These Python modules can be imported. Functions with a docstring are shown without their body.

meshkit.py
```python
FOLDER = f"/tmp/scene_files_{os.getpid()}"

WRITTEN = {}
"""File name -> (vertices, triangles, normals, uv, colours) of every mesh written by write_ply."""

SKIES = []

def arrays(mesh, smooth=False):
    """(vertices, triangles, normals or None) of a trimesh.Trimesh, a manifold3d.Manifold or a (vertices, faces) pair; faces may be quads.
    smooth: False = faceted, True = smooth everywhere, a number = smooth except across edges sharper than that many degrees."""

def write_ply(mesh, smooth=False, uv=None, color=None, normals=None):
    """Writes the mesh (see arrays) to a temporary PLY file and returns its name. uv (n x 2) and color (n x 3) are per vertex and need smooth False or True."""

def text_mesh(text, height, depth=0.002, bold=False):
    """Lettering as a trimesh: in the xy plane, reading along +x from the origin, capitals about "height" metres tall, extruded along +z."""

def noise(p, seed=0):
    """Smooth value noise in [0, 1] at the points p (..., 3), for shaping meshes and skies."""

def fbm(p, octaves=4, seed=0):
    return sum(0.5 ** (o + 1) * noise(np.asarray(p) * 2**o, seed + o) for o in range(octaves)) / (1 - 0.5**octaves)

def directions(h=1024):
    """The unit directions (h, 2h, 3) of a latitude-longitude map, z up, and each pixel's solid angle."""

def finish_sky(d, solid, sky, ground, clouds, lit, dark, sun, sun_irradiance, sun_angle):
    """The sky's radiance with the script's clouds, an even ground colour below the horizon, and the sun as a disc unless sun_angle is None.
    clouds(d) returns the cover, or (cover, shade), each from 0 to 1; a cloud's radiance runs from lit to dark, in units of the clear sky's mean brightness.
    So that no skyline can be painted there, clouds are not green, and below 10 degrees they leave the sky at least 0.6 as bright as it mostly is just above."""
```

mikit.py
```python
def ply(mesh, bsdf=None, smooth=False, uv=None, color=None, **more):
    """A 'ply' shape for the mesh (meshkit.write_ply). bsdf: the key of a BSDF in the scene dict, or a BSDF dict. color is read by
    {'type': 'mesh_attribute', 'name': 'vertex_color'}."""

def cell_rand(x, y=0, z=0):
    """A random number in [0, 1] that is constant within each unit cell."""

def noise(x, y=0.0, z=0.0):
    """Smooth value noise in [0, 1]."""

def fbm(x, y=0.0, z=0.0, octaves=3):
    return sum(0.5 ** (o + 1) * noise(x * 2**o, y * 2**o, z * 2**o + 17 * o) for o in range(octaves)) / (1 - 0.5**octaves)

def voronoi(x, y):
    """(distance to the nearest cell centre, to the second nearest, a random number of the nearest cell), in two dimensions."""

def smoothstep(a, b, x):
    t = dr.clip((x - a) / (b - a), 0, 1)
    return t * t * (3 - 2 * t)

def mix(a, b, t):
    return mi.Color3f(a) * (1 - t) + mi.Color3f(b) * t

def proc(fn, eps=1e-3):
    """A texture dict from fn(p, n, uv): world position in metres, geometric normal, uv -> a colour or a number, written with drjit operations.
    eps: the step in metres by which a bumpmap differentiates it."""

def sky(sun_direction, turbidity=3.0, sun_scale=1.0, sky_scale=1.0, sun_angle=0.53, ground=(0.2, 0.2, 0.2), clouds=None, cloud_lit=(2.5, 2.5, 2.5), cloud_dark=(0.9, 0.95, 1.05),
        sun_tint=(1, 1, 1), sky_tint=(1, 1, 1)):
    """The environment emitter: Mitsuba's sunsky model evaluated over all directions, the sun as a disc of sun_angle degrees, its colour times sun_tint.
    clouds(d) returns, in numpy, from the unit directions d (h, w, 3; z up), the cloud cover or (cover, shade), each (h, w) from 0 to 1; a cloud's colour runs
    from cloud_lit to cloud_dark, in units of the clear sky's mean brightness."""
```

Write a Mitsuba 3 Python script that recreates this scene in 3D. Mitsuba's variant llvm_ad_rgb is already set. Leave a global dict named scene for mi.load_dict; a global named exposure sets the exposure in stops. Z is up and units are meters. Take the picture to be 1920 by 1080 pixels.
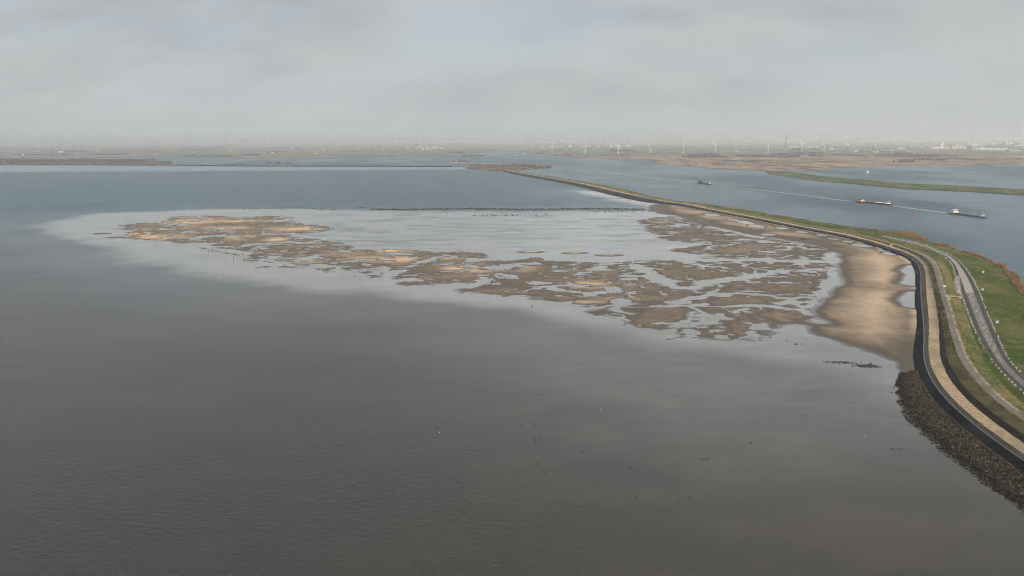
import math, random
import numpy as np, trimesh, drjit as dr, mitsuba as mi, mikit, meshkit, shapely
from shapely.geometry import Polygon, box as sbox
from scipy.interpolate import PchipInterpolator
from scipy.ndimage import gaussian_filter1d
from mikit import noise, fbm, voronoi, cell_rand, smoothstep, mix, proc

T = mi.ScalarTransform4f
scene, labels = {}, {}
rng = np.random.default_rng(7)
random.seed(7)

# ------------------------------------------------------------------ camera, sky, exposure, haze
EYE = 150.0                                   # metres above the water (photographed from the air)
FOC = 1920 / (2 * math.tan(math.radians(30)))
PITCH, ROLL = math.atan((540 - 263) / FOC), 6 / 1920
FWD = np.array([0, math.cos(PITCH), -math.sin(PITCH)])
_u0, _r0 = np.array([0, math.sin(PITCH), math.cos(PITCH)]), np.array([1.0, 0, 0])
RIGHT = math.cos(ROLL) * _r0 - math.sin(ROLL) * _u0
UP = math.sin(ROLL) * _r0 + math.cos(ROLL) * _u0
scene['camera'] = {'type': 'perspective', 'fov': 60.0, 'fov_axis': 'x', 'near_clip': 1.0, 'far_clip': 2000000.0,
                   'to_world': T().look_at(origin=[0, 0, EYE], target=(FWD * 100 + [0, 0, EYE]).tolist(), up=UP.tolist()),
                   'medium': {'type': 'ref', 'id': 'haze_air'}}
SUN = np.array([0.80, -0.42, 0.42])


def clouds(d):
    z = np.maximum(d[..., 2], 0.0)
    k = 1.0 / (z + 0.34)
    p = np.stack([d[..., 0] * k, d[..., 1] * k, z * 0 + 1.3], -1)
    w = meshkit.fbm(p * 0.9 + 3.1, 3, seed=5)
    n = meshkit.fbm(p * np.array([1.9, 3.2, 1]) + w[..., None] * 1.5, 5, seed=11)
    cover = np.clip(0.92 - 0.62 * np.clip((z - 0.05) / 0.4, 0, 1), 0, 1) + 0.45 * np.clip((n - 0.40) / 0.16, 0, 1) * np.clip(z * 6, 0.2, 1)
    m = meshkit.fbm(p * np.array([2.8, 4.6, 1]) + 9.7 + w[..., None], 5, seed=23)
    shade = 0.25 + 0.65 * np.clip((m - 0.36) / 0.28, 0, 1)
    return cover, shade * np.clip(0.25 + z * 3.2, 0, 1)


scene['sky'] = mikit.sky(SUN, turbidity=4, sun_scale=0.85, sky_scale=0.9, sun_angle=3, clouds=clouds, cloud_lit=(1.33, 1.37, 1.37), cloud_dark=(0.80, 0.87, 0.95),
                         sun_tint=(0.88, 0.97, 1.13), sky_tint=(0.92, 1.0, 1.08))
labels['sky'] = {'label': 'pale grey thinly clouded winter sky', 'kind': 'structure'}
exposure = 2.45
scene['haze_air'] = {'type': 'homogeneous', 'albedo': {'type': 'rgb', 'value': [0.86, 0.915, 0.965]}, 'sigma_t': 6.2e-5, 'phase': {'type': 'hg', 'g': 0.2}}
FAR = 500000.0


# ------------------------------------------------------------------ helpers
def ground(px, py, z=0.0):
    """Survey: the point of the plane at height z seen at pixel (px, py) of the 1920 x 1080 photograph."""
    px, py = np.asarray(px, float), np.asarray(py, float)
    d = FWD + ((px - 960) / FOC)[..., None] * RIGHT + ((540 - py) / FOC)[..., None] * UP
    return np.array([0, 0, EYE]) + ((z - EYE) / d[..., 2])[..., None] * d


def G(pts, z=0.0):
    a = np.asarray(pts, float)
    return ground(a[:, 0], a[:, 1], z)


def G1(x, y, z=0.0):
    return ground(np.array([x]), np.array([y]), z)[0]


def key_for(name):
    if name not in labels and name not in scene and not any(k.startswith(name + '__') for k in scene):
        return name
    i = 1
    while True:
        k = f'{name}_{i:03d}'
        if k not in labels and k not in scene and not any(q.startswith(k + '__') for q in scene):
            return k
        i += 1


def thing(name, label, cat=None, group=None, kind=None):
    k = key_for(name)
    labels[k] = {'label': label}
    if cat: labels[k]['category'] = cat
    if group: labels[k]['group'] = group
    if kind: labels[k]['kind'] = kind
    return k


def add(name, shape, label=None, cat=None, group=None, kind=None):
    k = thing(name, label, cat, group, kind)
    scene[k] = shape
    return k


def part(parent, name, shape, label=None, kind=None):
    b = parent + '__' + name
    k, i = b, 0
    while k in scene or any(q.startswith(k + '__') for q in scene):
        i += 1
        k = f'{b}_{i:03d}'
    scene[k] = shape
    if label or kind:
        labels[k] = {}
        if label: labels[k]['label'] = label
        if kind: labels[k]['kind'] = kind
    return k


def placed(shape, tw):
    return {**shape, 'to_world': tw}


def cat_mesh(ms):
    return trimesh.util.concatenate(ms)


def bx(x0, x1, y0, y1, z0, z1):
    m = trimesh.creation.box((x1 - x0, y1 - y0, z1 - z0))
    m.apply_translation(((x0 + x1) / 2, (y0 + y1) / 2, (z0 + z1) / 2))
    return m


def cone(r0, r1, h, n=10, z=0.0):
    return trimesh.creation.revolve(np.array([[0, 0], [r0, 0], [r1, h], [0, h]]), sections=n).apply_translation((0, 0, z))


def beam(a, b, w):
    a, b = np.asarray(a, float), np.asarray(b, float)
    m = trimesh.creation.box((w, w, np.linalg.norm(b - a)))
    m.apply_transform(trimesh.geometry.align_vectors([0, 0, 1], (b - a) / np.linalg.norm(b - a)))
    m.apply_translation((a + b) / 2)
    return m


def loft(lines):
    """A sheet through polylines of equal length, listed from left to right as one walks along them (normals up)."""
    L = np.stack(lines)
    a, n = L.shape[:2]
    v = L.reshape(-1, 3)
    i, j = np.meshgrid(np.arange(a - 1), np.arange(n - 1), indexing='ij')
    q = (i * n + j).ravel()
    f = np.vstack([np.stack([q, q + n, q + n + 1], 1), np.stack([q, q + n + 1, q + 1], 1)])
    return trimesh.Trimesh(v, f, process=False)


def flat(poly, z):
    ms = []
    for p in getattr(poly, 'geoms', [poly]):
        if p.geom_type == 'Polygon' and p.area > 0:
            v, f = trimesh.creation.triangulate_polygon(p, engine='earcut')
            ms.append(trimesh.Trimesh(np.column_stack([v, np.full(len(v), z)]), f, process=False))
    m = cat_mesh(ms)
    if m.face_normals[:, 2].mean() < 0: m.invert()
    return m


def inflate(poly, z, bank=12.0, skirt=-1.5):
    """Low land: a plateau at z whose rim slopes down below the water."""
    m = trimesh.creation.extrude_polygon(poly, z - skirt, engine='earcut')
    m.apply_translation((0, 0, skirt))
    return m


def uvxy(m):
    return np.asarray(m.vertices)[:, :2]


# ------------------------------------------------------------------ materials
def P(col, rough=0.6, spec=0.3, **k):
    c = {'type': 'rgb', 'value': list(col)} if isinstance(col, (tuple, list)) else col
    r = rough if isinstance(rough, dict) else float(rough)
    return {'type': 'twosided', 'bsdf': {'type': 'principled', 'base_color': c, 'roughness': r, 'specular': spec, **k}}


def mat(name, b):
    scene[name] = b
    return name


# calm, shallow water round the flats: outline surveyed from the photograph
CALM = G([(80, 425), (120, 413), (180, 402), (300, 396), (420, 392), (560, 392), (700, 396), (1000, 397), (1225, 396), (1215, 388), (1075, 357), (1110, 358), (1230, 378), (1750, 470),
          (1750, 760), (1690, 760), (1650, 735), (1600, 700), (1400, 655), (1250, 645), (1100, 612), (1000, 586), (860, 566), (700, 552), (560, 538), (400, 515), (270, 490), (200, 460)])[:, :2]


def sdf_dr(x, y, pts):
    """Signed distance to a polygon (positive inside), in drjit."""
    d2, par = mi.Float(1e12), mi.Float(1)
    n = len(pts)
    for i in range(n):
        ax, ay = map(float, pts[i]); bx_, by_ = map(float, pts[(i + 1) % n])
        ex, ey = bx_ - ax, by_ - ay
        wx, wy = x - ax, y - ay
        t = dr.clip((wx * ex + wy * ey) / (ex * ex + ey * ey), 0, 1)
        d2 = dr.minimum(d2, dr.square(wx - ex * t) + dr.square(wy - ey * t))
        if ay != by_:
            hit = ((y >= min(ay, by_)) & (y < max(ay, by_))) & (wx < ex * (wy / ey))
            par = dr.select(hit, -par, par)
    return dr.select(par < 0, 1.0, -1.0) * dr.sqrt(d2)


def calmness(p):
    x, y = p.x, p.y
    wob = (fbm(x / 70, y / 70, 0.0, 3) - 0.5) * 60
    s = sdf_dr(x, y, CALM) + wob
    c = 0.72 * smoothstep(-35.0, 25.0, s) + 0.28 * smoothstep(-260.0, 0.0, s)
    lee = smoothstep(4650.0, 4850.0, y - 0.09 * x) * smoothstep(600., 0., x)              # lee of the far dam
    streak = fbm(x / 90, y / 28, 4.0, 4)
    pool = smoothstep(0.53, 0.66, streak) * smoothstep(1150., 1350., y)
    fore = 0.65 * smoothstep(-150., 120., x) * smoothstep(760., 560., y) * smoothstep(-0.1, 0.9, 0.5 * fbm(x / 110, y / 90, 2.0, 4) + 0.5 * fbm((x + 0.8 * y) / 26, (y - 0.3 * x) / 8, 5.0, 4))
    return dr.clip(dr.maximum(dr.maximum(c * (1 - 0.55 * pool), lee), fore), 0, 1)


def bay_rough(p, n, uv):
    return mi.Float(0.27 + 0.06 * smoothstep(1300., 2000., p.y) - (0.22 + 0.06 * smoothstep(1300., 2000., p.y)) * calmness(p) + 0.12 * (fbm(p.x / 260, p.y / 70, 1.0, 4) - 0.5) * smoothstep(250., 900., p.y))


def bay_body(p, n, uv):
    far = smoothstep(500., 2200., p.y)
    c = mix(mix((0.044, 0.037, 0.028), (0.056, 0.049, 0.037), smoothstep(-160., 60., p.x)), (0.036, 0.080, 0.108), far)  # near water darkened to the left, lens vignette put into the colour
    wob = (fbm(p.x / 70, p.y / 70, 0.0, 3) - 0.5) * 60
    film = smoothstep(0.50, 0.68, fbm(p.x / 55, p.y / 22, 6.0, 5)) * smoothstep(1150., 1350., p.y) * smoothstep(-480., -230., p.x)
    pale = mix((0.27, 0.285, 0.292), (0.105, 0.108, 0.110), 0.85 * film)  # pale mud tone, raised further to carry the sky reflected in calm water
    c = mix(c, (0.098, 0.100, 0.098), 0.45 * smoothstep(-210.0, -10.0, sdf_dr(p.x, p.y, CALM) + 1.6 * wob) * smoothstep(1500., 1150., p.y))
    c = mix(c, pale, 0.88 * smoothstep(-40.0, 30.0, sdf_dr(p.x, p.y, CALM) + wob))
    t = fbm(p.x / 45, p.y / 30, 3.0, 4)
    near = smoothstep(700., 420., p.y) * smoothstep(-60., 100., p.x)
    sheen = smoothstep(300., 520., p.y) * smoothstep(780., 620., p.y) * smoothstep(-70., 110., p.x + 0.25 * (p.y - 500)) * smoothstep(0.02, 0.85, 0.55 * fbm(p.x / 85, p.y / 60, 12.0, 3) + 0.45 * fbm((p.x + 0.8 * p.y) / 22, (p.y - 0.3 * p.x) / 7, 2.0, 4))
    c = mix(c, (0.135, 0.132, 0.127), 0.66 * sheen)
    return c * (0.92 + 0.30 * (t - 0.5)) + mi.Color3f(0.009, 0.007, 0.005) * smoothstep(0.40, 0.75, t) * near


def bay_wave(p, n, uv):
    x, y = uv.x, uv.y
    w = noise(x / 1.6 + 0.35 * y, y / 2.4 - 0.2 * x) * 0.6 + noise(x * 0.9 - y * 0.5, y * 1.1 + x * 0.5) * 0.4
    damp = smoothstep(220., -120., x) * 0.8 + 0.2
    return mi.Float(w * damp)


def canal_wave(p, n, uv):
    x, y = uv.x, uv.y
    return mi.Float(noise(x / 3.2, y / 5.0) * 0.6 + noise(x / 9 + 4, y / 14) + 0.3 * noise(x / 1.3, y / 1.7))


def canal_body(p, n, uv):
    t = fbm(p.x / 220, p.y / 420, 5.0, 4)
    return mix((0.024, 0.062, 0.090), (0.040, 0.082, 0.110), smoothstep(0.38, 0.62, t))


def canal_rough(p, n, uv):
    t = fbm(p.x / 300 + 3, p.y / 700, 7.0, 4)
    return mi.Float(0.26 + 0.14 * smoothstep(0.35, 0.65, t))


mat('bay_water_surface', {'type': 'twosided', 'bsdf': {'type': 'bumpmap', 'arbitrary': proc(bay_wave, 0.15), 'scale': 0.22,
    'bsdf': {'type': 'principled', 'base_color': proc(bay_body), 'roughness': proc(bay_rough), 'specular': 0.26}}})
mat('canal_water_surface', {'type': 'twosided', 'bsdf': {'type': 'bumpmap', 'arbitrary': proc(canal_wave, 0.3), 'scale': 0.22,
    'bsdf': {'type': 'principled', 'base_color': proc(canal_body), 'roughness': proc(canal_rough), 'specular': 0.26}}})


def sand_col(p, n, uv):
    x, y, z = p.x, p.y, p.z
    g = fbm(x / 9, y / 14, 0.0, 4)
    b = fbm(x / 70 + 2, y / 90, 3.0, 3)
    dry = smoothstep(0.16, 0.60, z + 0.07 * (g - 0.5) + 0.08 * (b - 0.5))
    c = mix((0.086, 0.070, 0.053), (0.43, 0.326, 0.230), dry)
    c = mix((0.080, 0.072, 0.062), c, smoothstep(-0.02, 0.10, z))
    return c * (0.86 + 0.30 * fbm(x / 2.3, y / 3.1, 6.0, 3))


def sand_rough(p, n, uv):
    return mi.Float(0.12 + 0.68 * smoothstep(0.0, 0.20, p.z + 0.08 * (fbm(p.x / 14, p.y / 10, 4.0, 4) - 0.5)))


mat('sand', P(proc(sand_col), proc(sand_rough), 0.35))


def speckle(c0, c1, s, seed=0.0, big=None, cbig=None):
    def fn(p, n, uv):
        t = fbm(p.x / s, p.y / s, p.z / s + seed, 4)
        c = mix(c0, c1, smoothstep(0.3, 0.7, t))
        if big:
            c = mix(c, cbig, smoothstep(0.5, 0.66, fbm(p.x / big + seed, p.y / big, 8.0, 4)))
        return c
    return proc(fn)


def grass_col(p, n, uv):
    a = fbm(p.x / 26, p.y / 40, 1.0, 4)
    b = fbm(p.x / 3.5, p.y / 5, 4.0, 4)
    c = mix((0.050, 0.066, 0.020), (0.115, 0.098, 0.042), smoothstep(0.34, 0.60, a))
    c = mix(c, (0.20, 0.165, 0.085), 0.6 * smoothstep(0.55, 0.75, b))
    return c * (0.7 + 0.6 * fbm(p.x / 0.9, p.y / 1.4, 2.0, 3))


def meadow_col(p, n, uv):
    a = fbm(p.x / 30, p.y / 55, 9.0, 4)
    c = mix((0.040, 0.064, 0.012), (0.086, 0.090, 0.026), smoothstep(0.38, 0.68, a))
    c = mix(c, (0.13, 0.115, 0.06), 0.55 * smoothstep(0.56, 0.72, fbm(p.x / 6, p.y / 11, 3.0, 4)))
    return c * (0.72 + 0.56 * fbm(p.x / 1.1, p.y / 1.8, 2.0, 3))


def upper_slope_col(p, n, uv):
    c = mix((0.050, 0.042, 0.028), (0.085, 0.075, 0.034), smoothstep(0.4, 0.65, fbm(p.x / 12, p.y / 16, 2.0, 4)))
    return mix(c, (0.30, 0.235, 0.14), smoothstep(0.56, 0.70, fbm(p.x / 5, p.y / 3.2, 5.0, 4)) * smoothstep(620., 720., p.y) * smoothstep(1000., 880., p.y))


def field_col(p, n, uv):
    d1, d2, r = voronoi(p.x / 620 + 0.3 * noise(p.x / 900, p.y / 900), p.y / 1500)
    c = mix((0.110, 0.096, 0.088), (0.080, 0.078, 0.068), smoothstep(0.3, 0.34, r))
    c = mix(c, (0.070, 0.085, 0.055), smoothstep(0.6, 0.64, r))
    c = mix(c, (0.085, 0.075, 0.07), smoothstep(0.82, 0.86, r))
    shore = smoothstep(8600., 7600., p.y + 0.35 * p.x * 0) * smoothstep(300., 1000., p.x)
    reed = mix((0.215, 0.155, 0.118), (0.10, 0.078, 0.066), smoothstep(0.42, 0.62, fbm(p.x / 60, p.y / 240, 3.0, 4)))
    c = mix(c, reed, shore)
    c = c * (0.8 + 0.4 * fbm(p.x / 120, p.y / 400, 5.0, 4))
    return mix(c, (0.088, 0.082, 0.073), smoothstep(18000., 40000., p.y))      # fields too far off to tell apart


def spit_col(p, n, uv):
    return mix((0.045, 0.065, 0.028), (0.11, 0.10, 0.05), smoothstep(0.45, 0.7, fbm(p.x / 25, p.y / 60, 1.0, 4)))


mat('black_asphalt', P(speckle((0.010, 0.012, 0.014), (0.024, 0.026, 0.028), 1.5, 1.0, 40, (0.026, 0.032, 0.028)), 0.9, 0.06))
mat('edge_concrete', P(speckle((0.10, 0.13, 0.15), (0.15, 0.18, 0.19), 2.0, 2.0), 0.6))
mat('brown_stone', P(speckle((0.065, 0.054, 0.043), (0.115, 0.097, 0.078), 1.2, 3.0, 30, (0.075, 0.06, 0.047)), 0.9, 0.1))
mat('tan_berm', P(speckle((0.29, 0.222, 0.138), (0.42, 0.325, 0.21), 1.3, 4.0, 22, (0.27, 0.21, 0.14)), 0.85))
mat('upper_slope_turf', P(proc(upper_slope_col), 0.9, 0.1))
mat('grass', P(proc(grass_col), 0.9, 0.1))
mat('meadow', P(proc(meadow_col), 0.9, 0.1))
mat('service_asphalt', P(speckle((0.14, 0.125, 0.115), (0.21, 0.19, 0.175), 1.8, 5.0, 25, (0.17, 0.15, 0.13)), 0.85))
mat('verge_gravel', P(speckle((0.22, 0.18, 0.13), (0.34, 0.28, 0.2), 2.0, 6.0, 14, (0.15, 0.14, 0.08)), 0.9))
mat('road_asphalt', P(speckle((0.045, 0.044, 0.045), (0.072, 0.069, 0.068), 2.5, 7.0), 0.85, 0.1))
mat('lay_by_paving', P(speckle((0.17, 0.16, 0.15), (0.25, 0.235, 0.22), 1.6, 8.0), 0.85))
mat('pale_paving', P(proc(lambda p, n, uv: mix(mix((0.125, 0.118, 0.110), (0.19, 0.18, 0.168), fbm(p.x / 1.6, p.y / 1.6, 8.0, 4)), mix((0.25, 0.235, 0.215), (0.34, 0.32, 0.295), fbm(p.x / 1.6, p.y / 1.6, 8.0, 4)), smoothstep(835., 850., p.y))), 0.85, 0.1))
mat('white_paint', P((0.72, 0.72, 0.70), 0.6))
mat('white_concrete', P((0.78, 0.78, 0.75), 0.7))
mat('rubble', P(proc(lambda p, n, uv: mix((0.026, 0.021, 0.016), (0.115, 0.093, 0.073), dr.square(cell_rand(p.x / 0.8, p.y / 0.8, p.z / 0.8))) * (0.5 + 1.0 * fbm(p.x / 7, p.y / 7, 1.0, 3))), 0.9, 0.1))
mat('weed_rock', P(speckle((0.020, 0.022, 0.015), (0.050, 0.046, 0.032), 0.8, 9.0), 0.6))
mat('shell', P(speckle((0.34, 0.24, 0.16), (0.60, 0.47, 0.34), 1.6, 9.5, 9, (0.20, 0.14, 0.10)), 0.8))
mat('brown_shell', P(speckle((0.10, 0.07, 0.05), (0.20, 0.14, 0.10), 1.6, 9.5), 0.8))
mat('reed', P(proc(lambda p, n, uv: mix((0.17, 0.105, 0.056), (0.50, 0.32, 0.175), smoothstep(0.3, 0.7, fbm(p.x / 2.2, p.y / 2.2, p.z / 2, 3)))), 0.9, 0.1))
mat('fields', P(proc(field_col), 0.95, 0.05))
mat('spit_grass', P(proc(spit_col), 0.95, 0.05))
mat('tan_bank', P(speckle((0.16, 0.12, 0.09), (0.30, 0.22, 0.15), 30, 2.0, 120, (0.13, 0.12, 0.06)), 0.95, 0.05))
mat('brown_bank', P(speckle((0.050, 0.040, 0.036), (0.12, 0.09, 0.07), 30, 2.0, 120, (0.10, 0.08, 0.06)), 0.95, 0.05))
mat('winter_wood', P(proc(lambda p, n, uv: mix((0.028, 0.024, 0.026), (0.085, 0.064, 0.056), fbm(p.x / 25, p.y / 40, p.z / 6, 3))), 0.95, 0.05))
mat('rust_scrub', P(proc(lambda p, n, uv: mix((0.06, 0.040, 0.034), (0.17, 0.11, 0.08), fbm(p.x / 20, p.y / 30, p.z / 5, 3))), 0.95, 0.05))
mat('turbine_white', P((0.82, 0.82, 0.80), 0.45))
mat('wall_white', P((0.78, 0.76, 0.72), 0.7))
mat('wall_cream', P((0.62, 0.56, 0.46), 0.7))
mat('wall_brick', P((0.28, 0.17, 0.13), 0.8))
mat('roof_red', P((0.30, 0.13, 0.09), 0.8))
mat('roof_grey', P((0.20, 0.20, 0.21), 0.7))
mat('roof_white', P((0.75, 0.75, 0.74), 0.6))
mat('roof_blue', P((0.22, 0.52, 0.66), 0.5))
mat('steel_grey', P((0.18, 0.18, 0.19), 0.6))
mat('hull_red', P((0.13, 0.035, 0.035), 0.5))
mat('hull_dark', P((0.03, 0.032, 0.04), 0.5))
mat('hull_grey', P((0.16, 0.18, 0.19), 0.5))
mat('deck_red', P((0.22, 0.07, 0.06), 0.6))
mat('deck_dark', P((0.07, 0.065, 0.065), 0.6))
mat('ship_white', P((0.80, 0.79, 0.77), 0.45))
mat('ship_pink', P((0.62, 0.45, 0.43), 0.5))
mat('window_dark', P((0.02, 0.025, 0.03), 0.15, 0.5))
mat('sail_white', P((0.78, 0.78, 0.76), 0.8))
mat('buoy_red', P((0.62, 0.04, 0.05), 0.45))
mat('buoy_green', P((0.03, 0.10, 0.06), 0.5))
mat('old_wood', P(speckle((0.045, 0.034, 0.027), (0.09, 0.07, 0.055), 0.4, 1.0), 0.9))
mat('bird_dark', P((0.025, 0.023, 0.022), 0.7))
mat('bird_white', P((0.78, 0.78, 0.76), 0.7))
mat('sign_white', P((0.72, 0.76, 0.78), 0.4))
mat('sign_blue', P((0.12, 0.42, 0.62), 0.4))
mat('foam', P((0.26, 0.31, 0.335), 0.7))


def shaded_stone_col(p, n, uv):
    c = mix((0.022, 0.018, 0.014), (0.060, 0.049, 0.037), fbm(p.x, p.y, p.z, 4))  # near-black brown carries the shade of the slope turned from the sun
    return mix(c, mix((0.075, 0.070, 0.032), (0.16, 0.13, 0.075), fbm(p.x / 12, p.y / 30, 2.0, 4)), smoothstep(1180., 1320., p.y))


def service_col(p, n, uv):
    c = mix((0.125, 0.112, 0.103), (0.20, 0.18, 0.165), smoothstep(0.3, 0.7, fbm(p.x / 1.8, p.y / 1.8, p.z, 4)))
    c = mix(c, (0.10, 0.09, 0.075), 0.5 * smoothstep(0.5, 0.7, fbm(p.x / 9, p.y / 25, 3.0, 4)))
    return mix(c, mix((0.075, 0.075, 0.032), (0.17, 0.14, 0.085), fbm(p.x / 14, p.y / 34, 5.0, 4)), smoothstep(1180., 1300., p.y))


mat('shaded_stone', P(proc(shaded_stone_col), 0.9, 0.1))
scene['service_asphalt'] = P(proc(service_col), 0.9, 0.1)


# ------------------------------------------------------------------ the dike's line
TOE = G([(1920, 898), (1860, 853), (1793, 803), (1740, 752), (1717, 713), (1706, 673), (1712, 647), (1715, 612), (1714, 555), (1714, 505), (1709, 495), (1690, 481), (1652, 467), (1615, 455),
         (1552, 440), (1512, 433), (1429, 416), (1346, 400), (1283, 388), (1200, 379), (1135, 365), (1085, 352), (1035, 341), (997, 334), (960, 327), (930, 319)])
_y = np.concatenate([[150, 260], TOE[:, 1], [4960]])
_x = np.concatenate([[226, 226], TOE[:, 0], [-135]])
YS = np.concatenate([np.arange(150, 1400, 5.0), np.arange(1400, 4961, 10.0)])
_fine = np.arange(150, 4961, 5.0)
_xf = gaussian_filter1d(PchipInterpolator(_y, _x)(_fine), 7, mode='nearest')
XT = np.interp(YS, _fine, _xf)
BASE = np.column_stack([XT, YS])
_t = np.gradient(BASE, axis=0)
_t /= np.linalg.norm(_t, axis=1, keepdims=True)
NRM = np.column_stack([_t[:, 1], -_t[:, 0]])           # towards the canal
NRM = gaussian_filter1d(NRM, 6, axis=0, mode='nearest')
NRM /= np.linalg.norm(NRM, axis=1, keepdims=True)
WID = np.interp(YS, [150, 1240, 1330, 1400, 1460, 1600, 2000, 2600, 3500, 4500, 4960], [101, 99, 106, 122, 108, 92, 84, 114, 112, 80, 40]) + 2.0 * (meshkit.noise(np.column_stack([YS / 23, YS * 0, YS * 0]), 3) - 0.5) * np.interp(YS, [1300, 2000], [1.2, 4.0])
SHIFT = np.interp(YS, [1950, 2200, 3600, 4500, 4960], [0, 42, 42, 26, 6])
BLACK = np.interp(YS, [150, 640, 780, 4960], [7.0, 7.0, 5.4, 5.4])
SVC = np.interp(YS, [150, 540, 622, 680, 820, 950, 1120, 1300, 2500, 4960], [32, 32, 29, 26.5, 24.3, 21.5, 20.5, 22, 22, 16])
TAPER = np.interp(YS, [4700, 4960], [1, 0.35])


def line(off, z, wob=0.0, seed=0):
    off = np.broadcast_to(np.asarray(off, float), YS.shape)
    if wob:
        off = off + wob * (meshkit.fbm(np.column_stack([YS / 7, YS * 0, YS * 0 + 3.3 * seed]), 3, seed) - 0.5) * 2
    z = np.broadcast_to(np.asarray(z, float), YS.shape)
    z = np.where(z > 0, z * TAPER, z)
    return np.column_stack([BASE + NRM * off[:, None], z])


def strip(lines):
    return loft(lines[::1])


k = thing('dike', 'long curving sea dike with a black asphalt foot, tan berm and grassy inner bank', kind='structure')
s1 = np.minimum(np.interp(YS, [1000, 1300, 2200], [17.5, 17.5, 19]), SVC - 4.5 + np.interp(YS, [1000, 1300], [0, 3]))
CR = np.interp(YS, [1050, 1300], [6.4, 4.7])
inr = np.minimum(SVC + 14, (WID - SHIFT) * 0.5)
LN = dict(toe=line(-1.2, -0.6, 0.3, 1), a=line(SHIFT + BLACK, 0.2 + 0.35 * BLACK), a2=line(SHIFT + BLACK + 0.7, 0.3 + 0.35 * BLACK), b=line(SHIFT + np.interp(YS, [1000, 1300], [10.4, 8.6]), 3.55, 0.35, 2), c=line(SHIFT + s1, 3.9, 0.4, 3),
          cd=line(SHIFT + s1 + np.minimum(3.6, (SVC - 2.1 - s1) * 0.4), np.minimum(np.interp(SVC, [20, 32], [5.0, 5.5]), CR - 0.35), 0.5, 8), e=line(SHIFT + SVC - 2.1, CR), e1=line(SHIFT + SVC + 2.1, CR), f=line(SHIFT + SVC + 4.2, CR - 0.1, 0.7, 5), h=line(SHIFT + inr, 3.6), i=line(np.maximum(SHIFT + inr + 1, WID - 13), 3.35), j=line(WID - 2.5, 0.55, 0.8, 6), kx=line(WID + 4, -1.2))
part(k, 'asphalt_slope', mikit.ply(loft([LN['toe'], LN['a']]), 'black_asphalt', True), 'black asphalt lower slope of the dike')
part(k, 'concrete_edge', mikit.ply(loft([LN['a'], LN['a2']]), 'edge_concrete'))
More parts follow.
